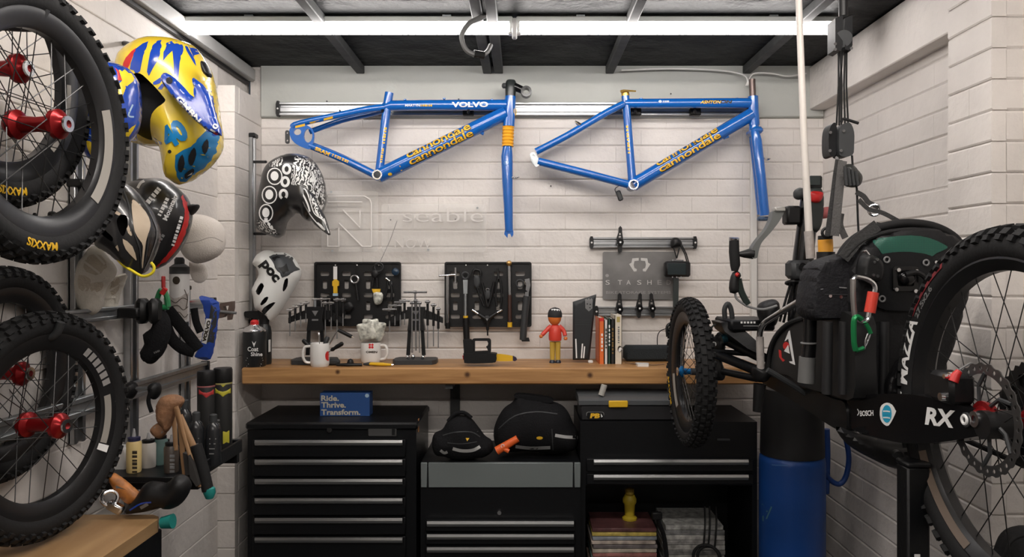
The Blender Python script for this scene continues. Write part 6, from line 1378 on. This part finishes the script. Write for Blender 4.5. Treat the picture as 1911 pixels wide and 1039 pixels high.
sbm = MB(); puff(sbm, [(1498,592),(1501,525),(1511,494),(1528,482),(1570,472),(1602,478),(1608,530),(1604,592),(1560,596)], 1.84, .12, sm=3, R=.011); sb_ = B(sbm, 'side_bag', M('bag_black', (.007,.007,.009), .65, bump=.3, bs=120, spec=.3), tr); bv = sbm.bvh()
SX(sb_, bv, [(1504,546),(1540,549),(1590,550)], 1.4, dgrey, 'seam', sm=0); SX(sb_, bv, [(1566,536),(1590,538)], 2, mgrey, 'label_edge', sm=0)
for x, y in ((1549,552),(1569,554),(1588,511),(1599,484)): m = MB(); c_ = P(x,y,1.782); cyl(m, c_-YAX*.003, c_, .004, n=12); B(m, 'stud', steel, sb_)
SX(sb_, bv, [(1530,484),(1534,540)], 5, M('bag_paler_black', (.022,.022,.028), .5), 'strap_band', sm=0)  # slightly paler, smoother band down the bag
sidep('seat_pan', [(1510,600),(1592,600),(1600,745),(1560,745),(1512,725)], .80, .05, M('pan_black', (.006,.006,.007), .55), 0)
for x in (1545, 1575, 1600, 1625, 1650): m = MB(); cyl(m, P(x,600,1.76), P(x-2,735,1.76), .012, n=10); B(m, 'seat_rib', M('rib_black', (.008,.008,.009), .55), tr)
m = MB(); puff(m, [(1652,735),(1662,690),(1684,664),(1705,662),(1712,700),(1706,738)], 1.72, .03, sm=2, R=.008); B(m, 'leg_guard', blkg, tr)
# pump / shock cylinder beside the fender
k = 1.86/FPX
B(MB().tube(L3([(1512,580),(1511,640),(1508,668)], 1.86), [12*k,12*k,13*k], 18), 'shock_body', blkg, tr); B(MB().tube(L3([(1507,666),(1504,714)], 1.86), 15*k, 20), 'shock_reservoir', M('reservoir_grey', (.12,.12,.118), .5), tr)
B(MB().lathe([(14*k,0),(14*k,.006),(9*k,.014),(3*k,.018)], P(1513,580,1.86), n=20), 'shock_cap', dgrey, tr); B(MB().ring(P(1509,640,1.86), (0,0,1), 13*k, .0025, 20, 6), 'shock_clip', mgrey, tr)
# silver bumper tube with grey foam
B(MB().tube(C3([P(1419,640,2.28), P(1418,622,2.28), P(1424,606,2.26), P(1440,593,2.22), P(1502,556,2.06)], 6), .0095, 12), 'bumper_tube', steel, tr); B(MB().tube([P(1418,628,2.28), P(1420,694,2.28)], .0118, 14), 'bumper_foam', foamg, tr)
B(MB().tube([SP(.86)(1506,575), SP(.86)(1502,556)], .018, 10), 'bumper_socket', blk, tr)
# front suspension and foot rest
for a, b, r_, nm in ((P(1335,660,2.5),P(1415,692,2.32),.017,'lower_arm'),(P(1335,690,2.52),P(1412,706,2.32),.012,'lower_arm'),(P(1342,628,2.52),P(1424,668,2.34),.018,'upper_arm'),(P(1330,655,2.5),P(1425,662,2.38),.009,'steering_rod')):
    B(MB().tube([a,b], r_, 10), nm, blkm, tr)
m = MB(); puff(m, [(1328,640),(1340,622),(1354,626),(1352,650),(1346,668),(1352,690),(1350,708),(1334,708),(1326,690),(1332,664)], 2.52, .09, sm=3); B(m, 'steering_knuckle', blk, tr)
m = MB(); cyl(m, P(1347,633,2.44), P(1356,630,2.44), .015, n=14); B(m, 'knuckle_bolt', M('teal_steel', (.03,.10,.13), .3, .7), tr); m = MB(); cyl(m, P(1290,693,2.5), P(1345,695,2.5), .012, n=10); B(m, 'axle', dgrey, tr)
for x, y in ((1331,642),(1331,697)): m = MB(); cyl(m, P(x,y,2.46), P(x+2,y,2.45), .008, n=10); B(m, 'knuckle_screw', white, tr)
B(MB().tube(C3(L3([(1326,628),(1328,612),(1336,606),(1352,612),(1380,632),(1402,648)], 2.44), 5), .003, 6), 'front_brake_hose', dgrey, tr)
fr = B(MB().box(P(1388,603,2.42), (.14,.20,.035), ch=.006), 'foot_rest', blkm, tr); B(MB().prism([P(1345,602,2.36), P(1372,600,2.36), P(1425,648,2.3), P(1424,664,2.3), P(1395,650,2.32), P(1352,618,2.36)], (0,.12,0)), 'foot_rest_stay', blkm, tr)
for i in range(5): B(MB().box(P(1384+6*i,601.5,2.318), (.006,.002,.006)), 'printed_mark', whitep, fr)
B(MB().box(P(1402,608,2.317), (.05,.002,.003)), 'printed_bar', mgrey, fr)
B(MB().tube(C3(L3([(1354,600),(1352,578),(1358,567),(1364,576),(1367,598)], 2.42), 5), .0085, 10), 'tow_loop', dgrey, tr)
B(MB().tube(C3(L3([(1246,628),(1245,610),(1252,604),(1258,612)], 2.78), 5), .006, 8), 'brake_lever_loop', blk, tr)
m = MB(); puff(m, [(1418,566),(1440,558),(1452,564),(1452,590),(1442,610),(1424,606),(1414,584)], 2.3, .09, sm=3); B(m, 'front_headset', blk, tr)
# steering column and controls
B(MB().tube(L3([(1492,600),(1494,540),(1500,470),(1508,400),(1512,352)], 2.2), [.035,.033,.030,.028,.024], 14), 'steering_column', blkg, tr)
B(MB().box(P(1490,503,2.15), (.06,.07,.055), ch=.01), 'column_clamp', dgrey, tr); B(MB().ring(P(1498,497,2.108), YAX, .009, .003, 14, 6), 'clamp_bore', blk, tr); B(MB().ring(P(1487,527,2.17), (0,.2,1), .03, .005, 20, 6), 'column_ring', blk, tr)
for pts in ([(1478,520),(1466,560),(1455,600)], [(1484,522),(1472,562),(1462,602)]): B(MB().tube(C3(L3(pts, 2.18), 4), .004, 6), 'control_cable', blk, tr)
B(MB().box(P(1477,402,2.2), (.042,.05,.055), ch=.006), 'bar_clamp', blk, tr); B(MB().tube([P(1486,400,2.2), P(1506,396,2.2)], .012, 10), 'handle_bar', blkg, tr)
m = MB(); puff(m, [(1500,352),(1530,350),(1534,388),(1530,420),(1522,436),(1500,430),(1496,390)], 2.2, .07, sm=2, R=.015); B(m, 'control_head', M('control_green_black', (.02,.024,.023), .5), tr)
sc2 = B(MB().box(P(1521,340,2.18), (.038,.02,.038), ch=.004), 'display', blk, tr); B(MB().box(P(1521,337,2.168), (.03,.003,.026)), 'display_glass', M('display_glass', (.02,.03,.03), .12), sc2)
m = MB(); puff(m, [(1482,356),(1492,350),(1500,354),(1500,368),(1490,373),(1482,368)], 2.19, .04, sm=3); B(m, 'switch_pod', dgrey, tr)
m = MB(); puff(m, [(1512,358),(1534,358),(1535,368),(1528,378),(1514,376)], 2.165, .03, sm=3); B(m, 'red_switch', redp, tr)
B(MB().tube([P(1532,398,2.2), P(1546,396,2.2)], .017, 14), 'right_grip', M('faded_red_grip', (.50,.13,.13), .6), tr)
gr = M('grey_arm_metal', (.17,.18,.175), .4, .6)
m = MB(); plate(m, [(p.x,p.y) for p in crom([(1444,394),(1463,393),(1455,412),(1438,434),(1422,452),(1416,468),(1413,481),(1403,480),(1403,466),(1412,450),(1430,428),(1440,408)], 3)], [], 2.18, .035); cr = B(m, 'control_arm', gr, tr); B(MB().box(P(1453,391,2.19), (.032,.036,.014), ch=.003), 'arm_end', M('light_alloy', (.5,.49,.47), .35, .7), cr)
B(MB().tube(L3([(1379,474),(1388,474),(1398,473),(1406,474)], 2.19), [.007,.011,.015,.015], 12), 'grip_joint', blk, tr)
B(MB().tube(L3([(1370,446),(1370,470),(1372,495),(1371,506)], 2.19), [9*2.19/FPX,9.6*2.19/FPX,9.2*2.19/FPX,6*2.19/FPX], 16), 'left_grip', blkr, tr); B(MB().lathe([(9.4*2.19/FPX,-.006),(9.6*2.19/FPX,.002),(6*2.19/FPX,.003)], P(1370,445,2.19), (.02,-.25,1), 18), 'grip_ring', steel, tr)
m = MB(); puff(m, [(1367,508),(1378,506),(1383,514),(1379,524),(1378,545),(1362,546),(1361,526)], 2.19, .03, sm=2); B(m, 'brake_master', blk, tr); m = MB(); cyl(m, P(1374,511,2.17), P(1378,514,2.165), .006, n=10); B(m, 'adjuster', redp, tr)
B(MB().tube(C3(L3([(1378,520),(1384,545),(1396,568)], 2.19), 4), .010, 8, flat=.5), 'brake_lever', M('lever_dark', (.025,.035,.03), .4, .4), tr); B(MB().tube(C3(L3([(1372,545),(1374,556),(1386,566),(1400,573),(1425,577),(1450,570)], 2.19), 5), .0035, 6), 'lever_hose', mgrey, tr)
# bag neck with orange cap, straps
m = MB(); cyl(m, P(1541,486,2.0), P(1541,470,2.0), .024, n=16); B(m, 'bottle_neck', blk, tr); m = MB(); cyl(m, P(1541,470,2.0), P(1540,447,2.0), .0195, n=18); B(m, 'orange_cap', M('cap_orange', (.72,.33,.03), .5), tr); m = MB(); cyl(m, P(1540,447,2.0), P(1540,440,2.0), .019, n=18); B(m, 'cap_rim', blk, tr)
web = M('grey_webbing', (.085,.082,.08), .8, bump=.4, bs=220); webd = M('dark_webbing', (.03,.03,.03), .8, bump=.4, bs=220)
def ribbon(root, name, pts, wpx, d, mat, th=.0025):
    p3 = crom(pts, 5, closed=False); l, r = stroke([(p.x, p.y) for p in p3], wpx); A = [P(p.x, p.y, d) for p in l]+[P(p.x, p.y, d) for p in r]; n = len(l)
    A2 = [p+V((0,th,0)) for p in A]; N2 = 2*n; F = []
    for i in range(n-1):
        F += [[i,i+1,i+1+n,i+n], [i+N2,i+n+N2,i+1+n+N2,i+1+N2], [i,i+N2,i+1+N2,i+1], [i+n,i+1+n,i+1+n+N2,i+n+N2]]
    F += [[0,n,n+N2,N2], [n-1,n-1+N2,2*n-1+N2,2*n-1]]
    return B(MB().add(A+A2, F), name, mat, root)
ribbon(tr, 'lift_strap', [(1574,482),(1590,462),(1604,446),(1638,420)], 22, 1.77, webd); ribbon(tr, 'lift_strap', [(1636,418),(1665,424),(1700,424)], 8, 1.80, webd); ribbon(tr, 'side_strap', [(1745,436),(1775,455),(1800,490)], 7, 1.79, webd)
B(MB().tube(C3(L3([(1756,420),(1757,430),(1765,440)], 1.84), 3), .003, 6), 'loose_tail', blk, tr)

# ================================================================ hoist
ho = T('rope_hoist', 'black two-block rope hoist carrying the trike from the ceiling', 'hoist', P(1575, 350, 1.95)); d = 1.95
B(MB().box((P(1574,0,d).x, d, 2.255), (.06,.06,.04), ch=.004), 'ceiling_plate', gsteel, ho)
for s in (-1, 1): m = MB(); plate(m, [(1574+s*9-6,34),(1574+s*9+8,28),(1574+s*9+8,84),(1574+s*9+4,95),(1574+s*9-6,92)], [], d-.02, .05); B(m, 'upper_cheek', blkm, ho)
B(MB().tube([P(1574,30,d), V((P(1574,0,d).x, d, 2.25))], .012, 10), 'hanger', blk, ho); m = MB(); cyl(m, P(1574,72,d-.022), P(1574,72,d+.03), .022, n=20); B(m, 'upper_sheave', dgrey, ho)
for x, y in ((1559,82),(1589,90),(1559,92)): m = MB(); cyl(m, P(x,y,d-.026), P(x,y,d-.018), .004, n=8); B(m, 'rivet', steel, ho)
for a, b in ((1565,1561),(1568,1570),(1573,1566),(1577,1577),(1580,1583)): B(MB().tube(L3([(a,90),((a+b)/2+(2 if a < 1570 else -2),160),(b,234)], d), .0026, 6), 'rope', blkr, ho)
for x0, x1, nm in ((1547,1563,'lower_cheek'),(1566,1594,'lower_cheek')):
    m = MB(); plate(m, [(p.x,p.y) for p in crom([(x0,250),(x0+4,234),(x1-4 if x0 < 1560 else x1-8,229),(x1,246),(x1,270),(x1-3,289),(x0+4,291),(x0,280)], 3)], [], d-.025 if x0 > 1560 else d-.015, .045); B(m, nm, dgrey if x0 > 1560 else blkm, ho)
for x, y in ((1550,247),(1549,281),(1570,281),(1575,244)): m = MB(); cyl(m, P(x,y,d-.03), P(x,y,d-.02), .004, n=8); B(m, 'rivet', steel, ho)
B(MB().tube(C3(L3([(1570,228),(1574,222),(1590,226),(1602,230)], d), 3), .004, 6), 'rope_knot', blkr, ho)
B(MB().tube(L3([(1590,290),(1592,320),(1599,352),(1601,410),(1604,470),(1609,500)], d-.02), .003, 6), 'pull_rope', blkr, ho); m = MB(); cyl(m, P(1562,290,d), P(1564,300,d), .006, n=8); B(m, 'eye_bolt', steel, ho)
ribbon(ho, 'webbing', [(1566,298),(1561,330),(1556,370),(1546,440)], 13, d-.01, webd); ribbon(ho, 'webbing', [(1573,300),(1569,330),(1564,380),(1558,440)], 16, d-.02, web)
ribbon(ho, 'webbing_tail', [(1570,398),(1568,420),(1578,444)], 12, d+.03, web); B(MB().ring(P(1544,434,d), (.2,1,0), .013, .004, 18, 8), 'strap_ring', blk, ho)
m = MB(); puff(m, [(1573,310),(1588,306),(1600,318),(1608,330),(1604,346),(1590,350),(1576,345),(1572,328)], d-.015, .05, sm=3); B(m, 'cam_buckle', M('buckle_black', (.02,.021,.02), .4, bump=.6, bs=60), ho)
for i in range(4): B(MB().tube(L3([(1576+7*i,310+3*i),(1580+7*i,346)], d-.042), .004, 6), 'buckle_tooth', dgrey, ho)
ribbon(ho, 'bridle', [(1598,358),(1612,366),(1622,378),(1640,386)], 9, d-.03, webd); ribbon(ho, 'bridle', [(1603,372),(1622,390),(1650,398),(1690,420)], 8, d-.06, webd); B(MB().ring(P(1632,392,d-.04), (.5,1,0), .014, .0035, 16, 8), 'bridle_ring', steel, ho)
# pole
po_ = T('white_pole', 'long white pole standing from the trike up to the ceiling', 'pole', P(1511, 480, 2.04)); B(MB().tube([P(1512,476,2.04), P(1500,250,2.04), P(1492,37,2.04), P(1488,-80,2.04)], [.0105,.0095,.009,.0085], 12), 'shaft', M('pole_white', (.62,.58,.54), .45), po_); B(MB().tube([P(1509,431,2.04), P(1513,482,2.04)], .0125, 14), 'foam_sleeve', foamg, po_)
# carabiners
def loop(pts, d, r, mat, root, name, sm=4): return B(MB().tube(C3(L3(pts, d), sm), r, 8), name, mat, root)
t = T('carabiner', 'steel carabiner with a red screw sleeve hanging on the trike', 'carabiner', P(1610, 590, 1.70), 'carabiners on the trike'); d = 1.69
loop([(1602,517),(1616,520),(1628,527),(1633,536),(1632,546)], d, .0055, steel, t, 'upper_bend'); loop([(1592,520),(1592,550),(1594,580),(1597,595)], d, .0065, M('aged_steel', (.38,.36,.34), .35, .9), t, 'spine'); loop([(1597,594),(1606,600),(1618,596),(1622,588)], d, .0055, steel, t, 'lower_bend'); loop([(1592,522),(1596,517),(1604,517)], d, .0055, steel, t, 'nose')
m = MB(); cyl(m, P(1630,545,d), P(1623,583,d), .0125, n=14); B(m, 'red_sleeve', M('sleeve_red', (.60,.05,.03), .35), t); m = MB(); cyl(m, P(1622,582,d), P(1620,592,d), .006, n=10); B(m, 'gate_end', steel, t)
t = T('carabiner', 'green carabiner with a wire gate clipped below the steel one', 'carabiner', P(1605, 660, 1.70), 'carabiners on the trike'); cg = M('carabiner_green', (.015,.22,.07), .3, .5); d = 1.685
loop([(1608,596),(1600,591),(1594,596),(1593,615),(1594,640),(1597,654)], d, .0065, cg, t, 'spine'); loop([(1597,654),(1604,652),(1612,649)], d, .005, cg, t, 'lower_bend'); loop([(1616,604),(1622,614),(1625,622)], d, .005, cg, t, 'nose')
for dx in (0, 5): loop([(1623-dx+2,622),(1620-dx,636),(1613+dx*.2,651)], d, .0016, steel, t, 'wire_gate')
# repair stand
t = T('repair_stand', 'black square post of the stand under the trike', 'stand', (P(1704,0,1.62).x, 1.62, 0)); x = P(1704,0,1.62).x
B(MB().box((x, 1.62, .48), (.050,.05,.92), ch=.004), 'post', blkm, t); B(MB().box((x, 1.62, .33), (.062,.062,.56), ch=.004), 'outer_post', blkm, t)
for a in (.5, 2.2, 3.7, 5.3): B(MB().box((x+.16*cos(a), 1.62+.16*sin(a), .025), (.34,.05,.03), Matrix.Rotation(a,3,'Z'), ch=.005), 'foot', blkm, t)
B(MB().box((x, 1.62, .945), (.054,.054,.012), ch=.004), 'cradle', blkm, t); ptx = MB().box((x-.008, 1.588, Z_(1037,1.59)), (.012,.002,.008)); B(ptx, 'white_mark', whitep, t)
# black shoe / tyre lump at the lower right corner
t = T('tyre_roll', 'black rubber roll in the lower right corner beside the rear wheel', 'tyre', P(1890, 1035, 1.7)); m = MB(); puff(m, [(1862,1060),(1866,1030),(1880,1000),(1905,985),(1940,990),(1960,1060)], 1.7, .12, sm=3); B(m, 'roll', blkr, t); B(MB().tube(C3(L3([(1872,1045),(1886,1012),(1910,1000),(1945,1003)], 1.63), 4), .004, 6), 'ridge', blkr, t)
